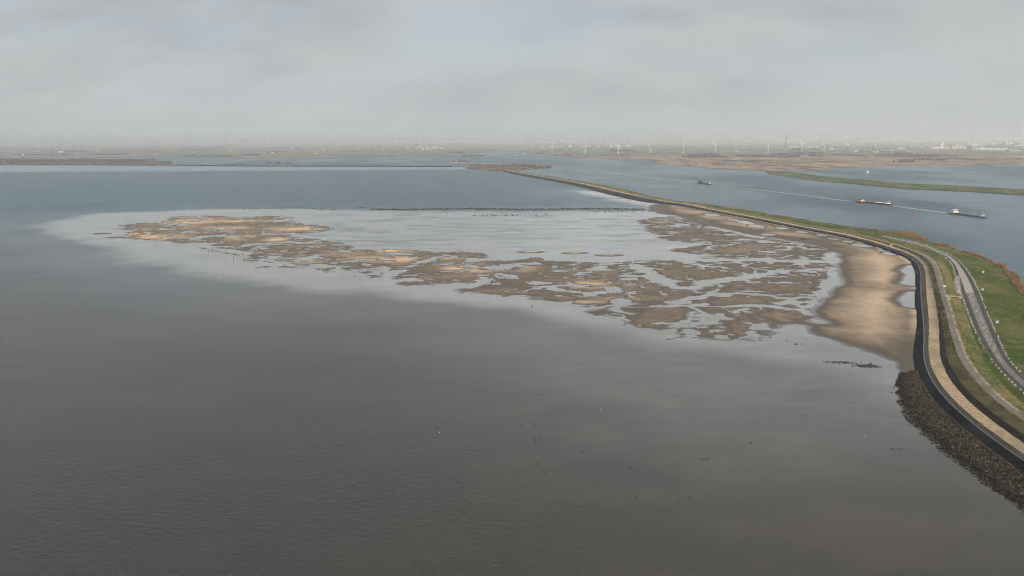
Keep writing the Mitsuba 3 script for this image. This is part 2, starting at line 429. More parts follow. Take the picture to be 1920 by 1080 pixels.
part(k, 'stone_revetment', mikit.ply(loft([LN['a2'], LN['b']]), 'brown_stone', True))
part(k, 'berm', mikit.ply(loft([LN['b'], LN['c']]), 'tan_berm', True), 'pale tan berm running along the dike')
part(k, 'upper_revetment', mikit.ply(loft([LN['c'], LN['cd']]), 'shaded_stone', True), 'stone slope above the tan berm with its shade put into the colour')
part(k, 'upper_slope', mikit.ply(loft([LN['cd'], LN['e']]), 'upper_slope_turf', True))
part(k, 'gravel_verge', mikit.ply(loft([LN['e1'], LN['f']]), 'verge_gravel', True))
part(k, 'inner_slope', mikit.ply(loft([LN['f'], LN['h']]), 'grass', True))
part(k, 'meadow', mikit.ply(loft([LN['h'], LN['i'], LN['j'], LN['kx']]), 'meadow', True))
add('service_road', mikit.ply(loft([LN['e'], LN['e1']]), 'service_asphalt', True), 'grey service road along the dike crest', kind='structure')


def smooth_line(pts, z, step=4.0):
    w = G(pts, z)
    s = np.concatenate([[0], np.cumsum(np.linalg.norm(np.diff(w[:, :2], axis=0), axis=1))])
    t = np.arange(0, s[-1], step)
    xy = np.column_stack([PchipInterpolator(s, w[:, j])(t) for j in (0, 1)])
    pad = gaussian_filter1d(xy, 5, axis=0, mode='nearest')
    return pad


RZ = 3.66
KL = smooth_line([(2060, 850), (1975, 780), (1920, 735), (1893, 712), (1870, 687), (1840, 642), (1822, 602), (1808, 564), (1802, 549), (1791, 513), (1784, 493), (1771, 481), (1753, 471), (1734, 463), (1708, 456), (1680, 450), (1645, 442)], RZ)
KR = smooth_line([(2060, 815), (1975, 750), (1920, 707), (1893, 680), (1873, 640), (1849, 584), (1836, 551), (1822, 521), (1807, 500), (1791, 484), (1774, 474.5), (1755, 465.5), (1736, 459), (1710, 452), (1682, 446.5), (1648, 439)], RZ)
tt = np.linspace(0, 1, 260)


def resamp(a, n=260):
    s = np.concatenate([[0], np.cumsum(np.linalg.norm(np.diff(a, axis=0), axis=1))])
    return np.column_stack([np.interp(np.linspace(0, s[-1], n), s, a[:, j]) for j in (0, 1)])


KL, KR = resamp(KL), resamp(KR)
wid = np.linalg.norm(KR - KL, axis=1)
med0 = 0.64 * np.clip((wid - 8.2) / 2, 0, 5.2) * np.clip((1060 - KL[:, 1]) / 120, 0, 1) * np.interp(KL[:, 1], [480, 560, 640, 760, 850], [.15, .3, .55, .85, 1])
u = (KR - KL) / wid[:, None]
lane = np.clip((wid - 2 * med0 * 0.55) / 2, 2.5, 9) / wid
ML, MR = KL + (KR - KL) * lane[:, None], KR - (KR - KL) * lane[:, None]


def z3(a, z):
    return np.column_stack([a, np.full(len(a), z)])


add('main_road', mikit.ply(loft([z3(KL, RZ), z3(KR, RZ)]), 'road_asphalt'), 'dark asphalt main road with two lanes along the inside of the dike', kind='structure')
sel = (np.linalg.norm(MR - ML, axis=1) > 0.6)
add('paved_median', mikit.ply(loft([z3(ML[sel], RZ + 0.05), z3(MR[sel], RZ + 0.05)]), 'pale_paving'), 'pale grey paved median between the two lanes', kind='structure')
# painted marks: lane edge lines and worn hatching on the median
ms = []
for a, o in ((KL, 0.35), (KR, -0.35)):
    q = a + u * o
    ms.append(loft([z3(q, RZ + 0.004), z3(q + u * 0.16, RZ + 0.004)]))
for i in range(0, 150, 2):
    if not sel[i] or not (560 < KL[i, 1] < 850): continue
    if rng.random() < 0.3: continue
    a, b = ML[i], MR[min(i + 2, 259)]
    t0, t1 = rng.uniform(0.02, 0.3), rng.uniform(0.6, 0.97)
    p0, p1 = a + (b - a) * t0, a + (b - a) * t1
    dv = (ML[i + 1] - ML[i]); dv = dv / np.linalg.norm(dv) * rng.uniform(0.5, 1.0)
    ms.append(loft([z3(np.stack([p0, p0 + dv]), RZ + 0.056), z3(np.stack([p1, p1 + dv]), RZ + 0.056)]))
add('road_markings', mikit.ply(cat_mesh(ms), 'white_paint'), 'white edge lines and worn hatch marks painted on the road', kind='stuff')

# white kerb blocks along both sides of the road
blk = trimesh.creation.box((0.78, 1.6, 0.7))
blk.vertices[blk.vertices[:, 2] > 0, :2] *= 0.8
blk = mikit.ply(blk, 'white_concrete')
for side, K, sg, lab in (('left', KL, -0.7, 'white concrete block at the road edge on the crest road side'), ('right', KR, 0.7, 'white concrete block at the road edge on the meadow side')):
    s = np.concatenate([[0], np.cumsum(np.linalg.norm(np.diff(K, axis=0), axis=1))])
    for d in np.arange(60, s[-1] - 30, 8.5):
        x, y = np.interp(d, s, K[:, 0]), np.interp(d, s, K[:, 1])
        if y < 480 or y > 1330 or rng.random() < 0.08: continue
        x, y = x + rng.normal(0, 0.12), y + rng.normal(0, 0.7)
        ang = math.degrees(math.atan2(np.interp(d + 9, s, K[:, 1]) - y, np.interp(d + 9, s, K[:, 0]) - x)) - 90 + float(rng.normal(0, 6))
        c, sn = math.cos(math.radians(ang)), math.sin(math.radians(ang))
        add('kerb_block', placed(blk, T().translate([x + c * sg, y + sn * sg, RZ + 0.12]).rotate([0, 0, 1], ang)), lab, 'kerb block', 'kerb blocks on the ' + ('crest' if side == 'left' else 'meadow') + ' side of the road')

# lay-by and the sandy ramp that joins the two roads
lb = G([(1799, 514), (1790, 522), (1786, 535), (1789, 552), (1803, 553)], RZ)[:, :2]
add('lay_by', mikit.ply(flat(Polygon(lb), RZ + 0.008), 'lay_by_paving'), 'small grey paved lay-by beside the road', kind='structure')
rp0, rp1 = G1(1803, 557, RZ), G1(1778, 557, 5.9)
w = np.array([0.0, 3.2, 0])
add('ramp_path', mikit.ply(loft([np.stack([rp1 - w + [-1, 0, 0.45], (rp0 + rp1) / 2 - w + [0, 0, 0.7], rp0 - w + [0, 0, 0.08]])[::-1], np.stack([rp1 + w + [-1, 0, 0.45], (rp0 + rp1) / 2 + w + [0, 0, 0.7], rp0 + w + [0, 0, 0.08]])[::-1]]), 'tan_berm', True), 'short sandy ramp joining the service road and the main road', kind='structure')
for q, (x, y, z) in enumerate(((1777, 556, 6.0), (1780, 561, 5.9), (1799, 559, RZ), (1796, 548, RZ))):
    p = G1(x, y, z)
    add('barrier_block', placed(mikit.ply(trimesh.creation.box((1.3, 3.4, 1.4)), 'white_concrete'), T().translate(p.tolist())),
        ['white barrier block at the top of the sandy ramp, farther of two', 'white barrier block at the top of the sandy ramp, nearer of two', 'white barrier block at the foot of the sandy ramp', 'white barrier block at the near end of the lay-by'][q], 'barrier block')

# information boards on posts
for (x, y, z, blue, lab) in ((1843, 513, 3.4, 0, 'pale board on two posts in the meadow, farthest along the road'), (1842, 546, 3.4, 1, 'blue and white board on two posts in the meadow, middle one'),
                             (1869, 608, 3.4, 1, 'blue and white board on two posts in the meadow, nearest one'), (1771, 540, 6.3, 0, 'pale board on two posts beside the crest road'), (1671, 462, 6.0, 0, 'pale board beside the dike berm at the far bend')):
    p = G1(x, y, z)
    k = thing('notice_board', lab, 'notice board')
    tw = T().translate(p.tolist())
    part(k, 'panel', placed(mikit.ply(bx(-1.2, 1.2, -0.08, 0.08, 1.0, 2.9), 'sign_white'), tw))
    if blue: part(k, 'blue_field', placed(mikit.ply(bx(-1.19, 0.1, -0.10, -0.081, 1.5, 2.88), 'sign_blue'), tw))
    for sx in (-0.9, 0.9): part(k, 'post', placed(mikit.ply(bx(sx - 0.07, sx + 0.07, 0.085, 0.2, -0.3, 2.8), 'steel_grey'), tw))

# ------------------------------------------------------------------ ground and water
add('ground', mikit.ply(flat(sbox(-FAR, -2000, FAR, FAR), -3.0), 'tan_bank'), 'bed of the bay and the canal below the water', kind='structure')
DAM = G([(846, 313.5), (700, 313.2), (500, 312.5), (320, 311.2), (150, 310.2), (0, 309.8), (-250, 308.6)])
mid = np.column_stack([BASE + NRM * 20.0])[::4]
left_end = np.array([[-FAR, DAM[-1, 1] + 400]])
canal = Polygon(np.vstack([[[260, -2000]], mid, [[-135, 4990]], DAM[:, :2] + [0, 40], left_end, [[-FAR, FAR], [FAR, FAR], [FAR, -2000]]]))
canal = canal.buffer(0)
whole = sbox(-FAR, -2000, FAR, FAR)
bay = whole.difference(canal)
near = sbox(-4500, -2000, 4500, 9000)


def water(poly):
    ms = []
    for x in np.arange(-4500, 4500, 1500):
        for y in np.arange(-2000, 9000, 1833.3334):
            c = poly.intersection(sbox(x, y, x + 1500, min(y + 1833.3334, 9000)))
            if not c.is_empty and c.area > 1: ms.append(flat(c, 0.0))
    c = poly.difference(near)
    if not c.is_empty: ms.append(flat(c, 0.0))
    return cat_mesh(ms)


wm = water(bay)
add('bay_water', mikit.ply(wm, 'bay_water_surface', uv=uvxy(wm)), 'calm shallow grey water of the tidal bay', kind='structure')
wm = water(canal)
add('canal_water', mikit.ply(wm, 'canal_water_surface', uv=uvxy(wm)), 'blue rippled water of the shipping canal', kind='structure')


# ------------------------------------------------------------------ tidal flats
def sdf_np(P_, pts):
    x, y = P_[:, 0], P_[:, 1]
    d2, ins = np.full(len(P_), 1e12), np.zeros(len(P_), bool)
    n = len(pts)
    for i in range(n):
        a, b = pts[i], pts[(i + 1) % n]
        e = b - a
        wx, wy = x - a[0], y - a[1]
        t = np.clip((wx * e[0] + wy * e[1]) / max(e @ e, 1e-9), 0, 1)
        d2 = np.minimum(d2, (wx - e[0] * t) ** 2 + (wy - e[1] * t) ** 2)
        if a[1] != b[1]:
            ins ^= ((y >= min(a[1], b[1])) & (y < max(a[1], b[1]))) & (wx < e[0] * (wy / e[1]))
    return np.where(ins, 1, -1) * np.sqrt(d2)


def dist_line(P_, pts):
    d2 = np.full(len(P_), 1e12)
    for a, b in zip(pts[:-1], pts[1:]):
        e = b - a
        w_ = P_ - a
        t = np.clip(w_ @ e / max(e @ e, 1e-9), 0, 1)
        d2 = np.minimum(d2, ((w_ - t[:, None] * e) ** 2).sum(1))
    return np.sqrt(d2)


def n2(P_, s, seed, oc=4, sy=1.0):
    return meshkit.fbm(np.column_stack([P_[:, 0] / s, P_[:, 1] / (s * sy), np.zeros(len(P_))]), oc, seed)


S_MAIN = [(230, 421), (262, 417), (300, 418), (312, 406), (350, 404), (400, 404), (441, 407), (494, 406), (529, 404), (545, 409), (570, 420), (600, 422), (622, 428), (640, 432), (620, 434), (585, 437), (560, 440),
          (548, 443), (577, 446), (604, 451), (633, 453), (658, 459), (679, 469), (692, 474), (700, 470), (730, 467), (760, 469), (790, 467), (800, 471), (854, 472), (900, 474), (920, 480), (905, 485), (950, 488),
          (1000, 482), (1030, 486), (1058, 489), (1092, 492), (1154, 494), (1190, 489), (1235, 487), (1277, 489), (1310, 500), (1325, 520), (1310, 545), (1280, 572), (1200, 571), (1133, 572), (1040, 571), (1008, 566),
          (985, 557), (962, 553), (946, 558), (921, 556), (880, 549), (856, 543), (870, 535), (840, 531), (800, 537), (754, 541), (717, 537), (735, 528), (702, 529), (685, 524), (629, 519), (560, 511), (500, 502),
          (470, 491), (440, 480), (412, 473), (375, 460), (312, 452), (250, 450), (225, 440)]
S_BRAID = [(1190, 489), (1277, 487), (1330, 478), (1460, 478), (1540, 470), (1558, 490), (1562, 530), (1540, 553), (1533, 568), (1514, 583), (1520, 600), (1480, 608), (1455, 641), (1410, 639), (1350, 636), (1262, 635),
           (1240, 620), (1190, 611), (1182, 600), (1110, 586), (1150, 575), (1200, 570), (1290, 555)]
S_UPPER = [(1200, 412), (1262, 403), (1319, 422), (1396, 440), (1481, 452), (1565, 468), (1540, 480), (1460, 481), (1380, 482), (1310, 478), (1250, 470), (1320, 458), (1240, 448), (1200, 428)]
S_BEACH = [(1212, 389), (1217, 394), (1233, 401), (1262, 404), (1287, 415), (1319, 423), (1360, 430), (1396, 440), (1454, 448), (1481, 453), (1530, 463), (1566, 474), (1568, 500), (1570, 530), (1545, 557), (1540, 568),
           (1522, 583), (1545, 606), (1505, 597), (1493, 583), (1433, 577), (1400, 590), (1420, 598), (1453, 613), (1500, 612), (1520, 627), (1583, 653), (1633, 670), (1660, 680), (1667, 700), (1663, 720), (1690, 745),
           (1765, 765), (1760, 700), (1745, 640), (1748, 500), (1705, 470), (1600, 446), (1500, 424), (1400, 404), (1300, 384), (1230, 377)]
BARS = [([(1184, 603), (1200, 582), (1227, 573), (1285, 574), (1296, 583), (1278, 606), (1243, 617), (1200, 614)], 0.26), ([(1347, 590), (1380, 586), (1412, 590), (1421, 600), (1418, 617), (1385, 634), (1350, 633), (1360, 615)], 0.25),
        ([(1412, 622), (1455, 618), (1455, 640), (1430, 641)], 0.25), ([(1264, 615), (1298, 611), (1298, 632), (1270, 634)], 0.2), ([(1303, 613), (1345, 608), (1350, 632), (1305, 632)], 0.2),
        ([(1307, 566), (1345, 556), (1390, 553), (1440, 560), (1462, 571), (1400, 574), (1330, 573)], 0.26), ([(1340, 540), (1370, 531), (1430, 529), (1537, 532), (1530, 545), (1450, 549), (1370, 547)], 0.26),
        ([(1233, 447), (1290, 433), (1370, 436), (1400, 446), (1330, 449)], 0.22), ([(1310, 474), (1380, 459), (1440, 455), (1465, 459), (1430, 471), (1370, 478)], 0.30), ([(1270, 512), (1320, 503), (1385, 511), (1365, 523), (1300, 523)], 0.24),
        ([(1250, 537), (1300, 545), (1325, 557), (1300, 562), (1240, 562), (1190, 558)], 0.26), ([(1480, 465), (1550, 470), (1545, 482), (1490, 487)], 0.24), ([(1430, 526), (1490, 514), (1540, 520), (1540, 528)], 0.24)]
LENS = [(995, 472.3, 28, 2.4, .46), (1077, 474.5, 29, 2.6, .42), (1140, 478.7, 30, 2.4, .32), (1235, 417, 45, 5, .3), (190, 438, 26, 1.6, .12), (215, 445, 24, 1.6, .12)]
HUMPS = [(350, 417, 55, 6, .4), (470, 414, 40, 3, .35), (560, 430, 48, 3.2, .4), (515, 449, 22, 3.5, .45), (450, 446, 26, 5, .35), (725, 471, 42, 3.2, .5), (575, 490, 34, 6, .3), (880, 505, 55, 5, .45), (975, 504, 32, 5, .4), (1100, 535, 42, 6, .45),
         (1095, 567, 55, 4, .35), (1170, 560, 60, 5, .22), (835, 484, 34, 4, .3), (750, 487, 30, 5, .3), (640, 478, 50, 6, .22), (300, 445, 60, 4, .35), (420, 428, 40, 4, .3), (700, 485, 40, 5, .25)]
CHANNELS = [([(830, 480), (795, 490), (770, 500), (745, 512), (715, 525), (685, 536)], 20), ([(903, 517), (910, 528), (888, 536), (860, 541), (835, 547)], 10), ([(1190, 497), (1230, 520), (1250, 530), (1265, 540), (1300, 540), (1335, 528), (1400, 520), (1460, 508), (1540, 505)], 26),
            ([(1130, 498), (1105, 510), (1075, 515)], 14), ([(1030, 538), (1045, 545), (1085, 547)], 16), ([(1265, 569), (1300, 560), (1340, 551), (1420, 551), (1480, 560), (1510, 582), (1530, 601)], 14), ([(1225, 574), (1290, 573), (1350, 575), (1433, 573), (1500, 580)], 8),
            ([(1303, 580), (1289, 596), (1287, 610), (1293, 622), (1300, 637)], 7), ([(1287, 608), (1255, 617), (1263, 633)], 6), ([(1405, 577), (1350, 588), (1335, 603), (1295, 609)], 8), ([(1343, 600), (1346, 622), (1356, 634)], 6), ([(1400, 585), (1428, 588), (1436, 604), (1410, 620), (1403, 630)], 7),
            ([(1575, 470), (1555, 500), (1563, 525), (1530, 560), (1510, 590), (1536, 604)], 12), ([(1290, 488), (1400, 487), (1500, 490), (1560, 492)], 34), ([(600, 452), (560, 458), (480, 458), (420, 470)], 10), ([(1200, 405), (1240, 412), (1300, 425)], 12), ([(660, 500), (600, 502), (540, 497)], 8),
            ([(700, 508), (640, 512), (560, 506)], 8), ([(1250, 470), (1330, 452), (1420, 450), (1490, 458)], 12)]
POOLS = [[(1690, 533), (1700, 515), (1692, 508), (1702, 498), (1722, 497), (1722, 537)], [(1687, 562), (1703, 548), (1724, 546), (1724, 578), (1700, 575)], [(912, 500), (953, 498), (955, 505), (915, 505)], [(1352, 596), (1372, 596), (1372, 599), (1352, 599)]]
PUDDLES = [(1335, 403, 12, 2.6), (1374, 412, 9, 1.8), (1397, 417, 12, 3.4), (1419, 424, 12, 2.8), (1502, 435, 11, 1.6), (1466, 428, 10, 1.6), (1563, 448, 9, 1.6), (1540, 441, 8, 1.4), (1620, 460, 20, 3.2), (1672, 476, 15, 2.8), (1655, 469, 9, 1.6), (1590, 453, 9, 1.5), (1440, 440, 12, 1.6), (1370, 440, 13, 1.5), (1395, 449, 12, 1.6), (1430, 454, 11, 1.4), (1240, 605, 9, 1.8)]


def sand_height(P_):
    n_edge = (n2(P_, 34, 1) - 0.5) * 46 + (n2(P_, 9, 2, 3) - 0.5) * 13
    h = np.full(len(P_), -0.4)
    d = sdf_np(P_, G(S_MAIN)[:, :2]) + n_edge * 0.9
    pools = np.clip((n2(P_, 26, 3, 4, 0.8) - 0.605) * 9, 0, 1)
    wet = np.clip((sdf_np(P_, G([(380, 462), (470, 470), (620, 478), (700, 500), (740, 540), (560, 520), (440, 500)])[:, :2]) + 30) / 60, 0, 1)
    mound = 0.09 * np.clip((n2(P_, 48, 61, 3, 0.7) - 0.44) * 5, 0, 1) * np.clip(d / 25, 0, 1) * np.clip((420 - P_[:, 0]) / 500, 0.15, 1)
    h = np.maximum(h, 0.22 * np.clip(d / 16, -1.5, 1) + mound - 0.45 * pools - 0.36 * np.clip((0.05 - np.abs(n2(P_, 52, 71, 4, 0.7) - 0.5) * 2) * 22, 0, 1) - wet * 0.25 * np.clip((n2(P_, 20, 8) - 0.42) * 8, 0, 1.1))
    braid = np.abs(n2(P_, 62, 4, 3) - 0.5) * 2
    fineb = np.abs(n2(P_, 30, 14, 3) - 0.5) * 2
    bh = 0.26 * np.clip(np.minimum((braid - 0.055) * 8, (fineb - 0.035) * 10), -0.8, 1)
    d = sdf_np(P_, G(S_BRAID)[:, :2]) + n_edge * 0.6
    h = np.maximum(h, np.minimum(bh, 0.24 * np.clip(d / 14, -1.5, 1)))
    d = sdf_np(P_, G(S_UPPER)[:, :2]) + n_edge * 0.8
    h = np.maximum(h, np.minimum(bh + 0.05, 0.24 * np.clip(d / 18, -1.5, 1)))
    for poly, top in BARS:
        h = np.maximum(h, top * np.clip((sdf_np(P_, G(poly)[:, :2]) + n_edge * 0.28) / 9, -1.5, 1))
    for x, y, rx, ry, top in LENS + HUMPS:
        c = G1(x, y)
        a, b = rx * c[1] / FOC, ry * c[1] ** 2 / (EYE * FOC)
        q = np.exp(-((P_[:, 0] - c[0]) / a) ** 2 - ((P_[:, 1] - c[1]) / b) ** 2)
        if (x, y, rx, ry, top) in LENS: h = np.maximum(h, top * (q * 2 - 0.7) + n_edge * 0.004)
        else: h = h + 0.72 * top * q * np.clip(h / 0.15 + 0.3, 0, 1)
    for pts, wd in CHANNELS:
        dl = dist_line(P_, G(pts)[:, :2]) + n_edge * 0.34 + (n2(P_, 16, 41, 3, 0.6) - 0.5) * 22
        h = np.minimum(h, -0.2 + 0.5 * np.clip((dl - wd * 0.12) / (wd * 0.5), 0, 3))
    d = sdf_np(P_, G(S_BEACH)[:, :2]) + n_edge * 0.35
    beach = np.clip(d / 16, -1.5, 1) * 0.20 + np.clip((d - 4) / 55, 0, 1) * 0.46 - 0.13 * np.clip((730 - P_[:, 1]) / 130, 0, 1)
    band = 0.5 + 0.5 * np.sin(P_[:, 1] / 24 + 3.5 * n2(P_, 70, 21, 3) + P_[:, 0] / 120)
    beach -= np.clip((d - 10) / 30, 0, 1) * (0.11 * (1 - band) + 0.10 * (n2(P_, 45, 22, 2) - 0.4)) * np.clip(P_[:, 1] / 500 - 0.7, 0.25, 1)
    beach -= 0.27 * np.clip((d - 4) / 30, 0, 1) * np.clip((P_[:, 1] - 1160) / 100, 0, 1)
    toe_d = np.interp(P_[:, 1], YS, XT) - P_[:, 0]
    beach = np.where(toe_d < 9, np.maximum(beach, 0.15), beach)
    beach += 0.35 * np.clip(1 - (toe_d + 4) / 10, 0, 1.2) * np.clip((P_[:, 1] - 640) / 60, 0, 1) * np.clip((2000 - P_[:, 1]) / 200, 0, 1)
    h = np.maximum(h, np.where(d > -30, np.maximum(beach, np.where(d > 14, 0.09, -1)), -1))
    for poly in POOLS:
        h = np.minimum(h, -0.02 - 0.03 * (sdf_np(P_, G(poly)[:, :2]) + n_edge * 0.12))
    for x, y, rx, ry in PUDDLES:
        c = G1(x, y)
        a, b = rx * c[1] / FOC, ry * c[1] ** 2 / (EYE * FOC)
        h = np.minimum(h, 0.35 * (((P_[:, 0] - c[0]) / a) ** 2 + ((P_[:, 1] - c[1]) / b) ** 2 - 1 + n_edge * 0.02))
    sp = np.clip((n2(P_, 15, 51, 4, 0.6) - 0.65) * 8, 0, 1) * np.clip((0.34 - h) / 0.1, 0, 1) * (d < -5)
    h = h - 0.4 * sp
    return h + 0.06 * (n2(P_, 14, 31, 4, 0.6) - 0.5) + 0.04 * (n2(P_, 4.5, 32, 3) - 0.5)


py = np.concatenate([np.arange(384, 500, 0.55), np.arange(500, 770, 0.9)])
px = np.arange(130, 1775, 2.2)
rows = np.array([G1(960, y)[1] for y in py])
V = np.stack(np.meshgrid((px - 960) / FOC, rows), -1)
V[..., 0] *= V[..., 1]
Pf = V.reshape(-1, 2)
inside = Pf[:, 0] < np.interp(Pf[:, 1], YS, XT) + 9
Hh = np.full(len(Pf), -0.5)
Hh[inside] = sand_height(Pf[inside])
nr, nc = V.shape[:2]
q = (np.arange(nr - 1)[:, None] * nc + np.arange(nc - 1)[None]).ravel()
quad = np.stack([q, q + 1, q + nc + 1, q + nc], 1)
quad = quad[(Hh[quad].max(1) > -0.03) & inside[quad].all(1)]
fc = np.vstack([quad[:, [0, 1, 2]], quad[:, [0, 2, 3]]])
sm = trimesh.Trimesh(np.column_stack([Pf, Hh]), fc, process=False)
sm.remove_unreferenced_vertices()
add('mudflat', mikit.ply(sm, 'sand', True), 'braided brown and tan sandbanks drying out at low tide', kind='structure')


# ------------------------------------------------------------------ stones, weed, shells
TONES = {}


def stones(xy, z, size, seed, flatz=0.7):
    r = np.random.default_rng(seed)
    base = trimesh.creation.icosahedron()
    n = len(xy)
    v = np.asarray(base.vertices)[None] * (1 + r.uniform(-0.28, 0.28, (n, 12, 1)))
    sc = np.asarray(size)[:, None, None] * r.uniform(0.7, 1.25, (n, 1, 3)) * np.array([1, 1, flatz])
    v = v * sc
    a = r.uniform(0, 6.28, n)
    c, s = np.cos(a)[:, None], np.sin(a)[:, None]
    v = np.stack([v[..., 0] * c - v[..., 1] * s, v[..., 0] * s + v[..., 1] * c, v[..., 2]], -1)
    v += np.column_stack([xy, z])[:, None]
    f = np.asarray(base.faces)[None] + (np.arange(n) * 12)[:, None, None]
    return trimesh.Trimesh(v.reshape(-1, 3), f.reshape(-1, 3), process=False)


RT = G([(1687, 696), (1677, 730), (1693, 780), (1740, 825), (1793, 873), (1827, 897), (1877, 930), (1920, 960), (2060, 1080)])[:, :2]
yy = rng.uniform(230, 560, 30000)
xo = np.interp(yy, RT[::-1, 1], RT[::-1, 0])
xi = np.interp(yy, YS, XT) + 1.5
tq = rng.uniform(0, 1, len(yy))
ragged = (meshkit.fbm(np.column_stack([yy / 9, yy * 0, yy * 0]), 3, 4) - 0.5) * 5
xx = xo + ragged * (1 - tq) + (xi - xo) * tq
ok = (xi > xo + 1) & (rng.random(len(yy)) < 0.25 + 0.75 * np.clip((575 - yy) / 40, 0, 1))
zz = -0.25 + 1.15 * tq ** 0.8
stm = stones(np.column_stack([xx, yy])[ok], zz[ok], 0.2 + 0.5 * rng.random(ok.sum()) ** 2.5, 5)
k = thing('rock_toe', 'brown rubble of loose stones along the foot of the dike', kind='stuff')
tone = np.random.default_rng(3).random(len(stm.vertices) // 12) ** 2.2
pale = np.random.default_rng(4).random(len(tone)) > 0.985
tone = np.where(pale, 2.2, tone)[:, None] * np.array([0.19, 0.146, 0.105]) + np.array([0.022, 0.018, 0.014])
wetline = np.clip((np.asarray(stm.vertices)[::12, 2] + 0.1) / 0.5, 0.35, 1)[:, None]
mat('loose_stone', P({'type': 'mesh_attribute', 'name': 'vertex_color'}, 0.85, 0.15))
scene[k] = mikit.ply(stm, 'loose_stone', color=np.repeat(tone * wetline * 0.62, 12, 0))
ybed = np.arange(225, 566, 5.0)
xo = np.interp(ybed, RT[::-1, 1], RT[::-1, 0]); xi = np.interp(ybed, YS, XT) + 2
add('stone_bed', mikit.ply(loft([np.column_stack([xo - 1, ybed, ybed * 0 - 0.5]), np.column_stack([xo * 0.5 + xi * 0.5, ybed, ybed * 0 + 0.12]), np.column_stack([xi, ybed, ybed * 0 + 0.8])]), 'rubble', True), 'brown bed of small stones under the loose rubble', kind='structure')


def patch(name, spots, n, size, bsdf, label, seed, cat=None, kind='stuff', z=0.05):
    r = np.random.default_rng(seed)
    xy = []
    for (x, y, rx, ry) in spots:
        c = G1(x, y)
        a, b = rx * c[1] / FOC, ry * c[1] ** 2 / (EYE * FOC)
        m = max(3, int(n * a * b))
        qq = r.normal(0, 0.5, (m, 2)) * [a, b]
        xy.append(c[:2] + qq)
    xy = np.vstack(xy)
    return add(name, mikit.ply(stones(xy, r.uniform(-0.1, z, len(xy)), r.uniform(0.5, 1.4, len(xy)) * size, seed), bsdf), label, cat, None, kind)


patch('seaweed', [(1622, 686, 26, 3.4), (1625, 686.5, 20, 3), (1590, 681, 20, 1.6), (1560, 679, 26, 1.0), (1645, 688, 4, 2)], 2.2, 0.7, 'weed_rock', 'dark weedy stones in the shallows left of the beach tip', 11)
patch('seaweed', [(1470, 640, 18, 1.4), (1495, 645, 20, 1.5), (1430, 633, 30, 1.0), (1380, 636, 26, 1.0), (1325, 633, 25, 1.0)], 0.5, 0.6, 'weed_rock', 'thin dark weed line along the lower rim of the sandbanks', 12)
patch('seaweed', [(1688, 700, 9, 3), (1672, 726, 6, 6), (1668, 735, 5, 4)], 0.25, 0.5, 'weed_rock', 'scattered dark stones at the tip of the rubble', 13)
patch('seaweed', [(1470, 454, 14, 1.5), (1527, 464, 18, 1.5), (1428, 432, 8, 1.2), (1505, 449, 12, 1.0)], 0.15, 1.2, 'weed_rock', 'dark weed strips on the upper beach beside the dike', 14)
for (x, y, rx, ry, lab) in ((1184, 876, 6, 1.0, 'dark weed clump in the foreground water, widest of three'), (875, 916, 5, 1.0, 'dark weed clump in the foreground water, leftmost of three'), (1330, 880, 4, 0.8, 'dark weed clump in the foreground water, beside a group of birds'),
                            (1093, 848, 3, .8, 'small weed clump in the shallows above the widest foreground clump'), (1600, 764, 4, 0.7, 'small dark clump in the shallows left of the rubble'), (1107, 581, 4, .7, 'dark clump just off the lower edge of the sandbanks'), (1409, 831, 4, 0.7, 'small dark clump in the middle of the shallows')):
    patch('weed_clump', [(x, y, rx, ry)], 3.0, 0.35, 'weed_rock', lab, int(x), 'weed clump', None, 0.1)
patch('reef', [(x, 392.4 + 0.6 * math.sin(x / 37), 9, 1.5) for x in range(705, 1205, 9)] + [(1220, 396, 10, 1.0), (1150, 397, 40, .6), (940, 404, 30, 0.5), (900, 404, 30, .4), (1010, 402, 16, .4)], 0.075, 1.3, 'weed_rock', 'long dark oyster reef breaking the surface across the bay', 21, z=1.2)
patch('reef', [(x, 391 + 1.6 * math.sin(x / 23), 14, 0.8) for x in range(430, 690, 16)] + [(560, 389, 12, .5), (525, 393, 16, .8), (610, 394, 20, .7), (480, 396, 22, .6)], 0.045, 1.1, 'weed_rock', 'broken low reef lying left of the long dark reef', 22, z=0.4)
patch('shell_bank', [(248 + 6.2 * i, 438.5 + 1.2 * i, 6, 1.8) for i in range(10)], 0.20, 1.3, 'shell', 'bright tan shell bank at the left tip of the sandbanks', 23, z=0.9)
patch('shell_bank', [(380 + 8 * i, 465.5 + 1.45 * i, 7, 1.0) for i in range(10)], 0.20, 1.0, 'brown_shell', 'narrow brown shell bank with stakes on the left sandbank', 24, z=0.7)

# stakes
stake = mikit.ply(cone(0.22, 0.15, 1.0, 7), 'old_wood')
for (x, y, h, lab) in ((837, 404, 7, 'tall dark stake in the pool behind the sandbanks, leftmost of three'), (940, 406, 8, 'tall dark stake in the pool behind the sandbanks, middle of three'), (1005, 407, 9, 'tall dark stake in the pool behind the sandbanks, rightmost of three'),
                       (438, 493, 7, 'stake standing just below the right end of the narrow brown bank'), (458, 491, 6, 'stake standing right of the narrow brown bank'), (391, 473, 5, 'stake standing at the middle of the narrow brown bank'), (291, 458, 5, 'stake standing below the bright shell bank'),
                       (831, 391, 5, 'short stake rising from the long reef, left one'), (898, 391, 5, 'short stake rising from the long reef, middle one'), (1024, 391, 5, 'short stake rising from the long reef, right one'), (412, 391, 4, 'stump at the left end of the broken reef'), (52, 427, 1.4, 'small stump in the open water far left'), (84, 436, 1.2, 'small stump in the open water left of the shell bank')):
    p = G1(x, y)
    add('stake', placed(stake, T().translate([p[0], p[1], -0.5]).scale([1.6 if h > 4 else 2.4, 1.6 if h > 4 else 2.4, h + 0.5])), lab, 'stake')

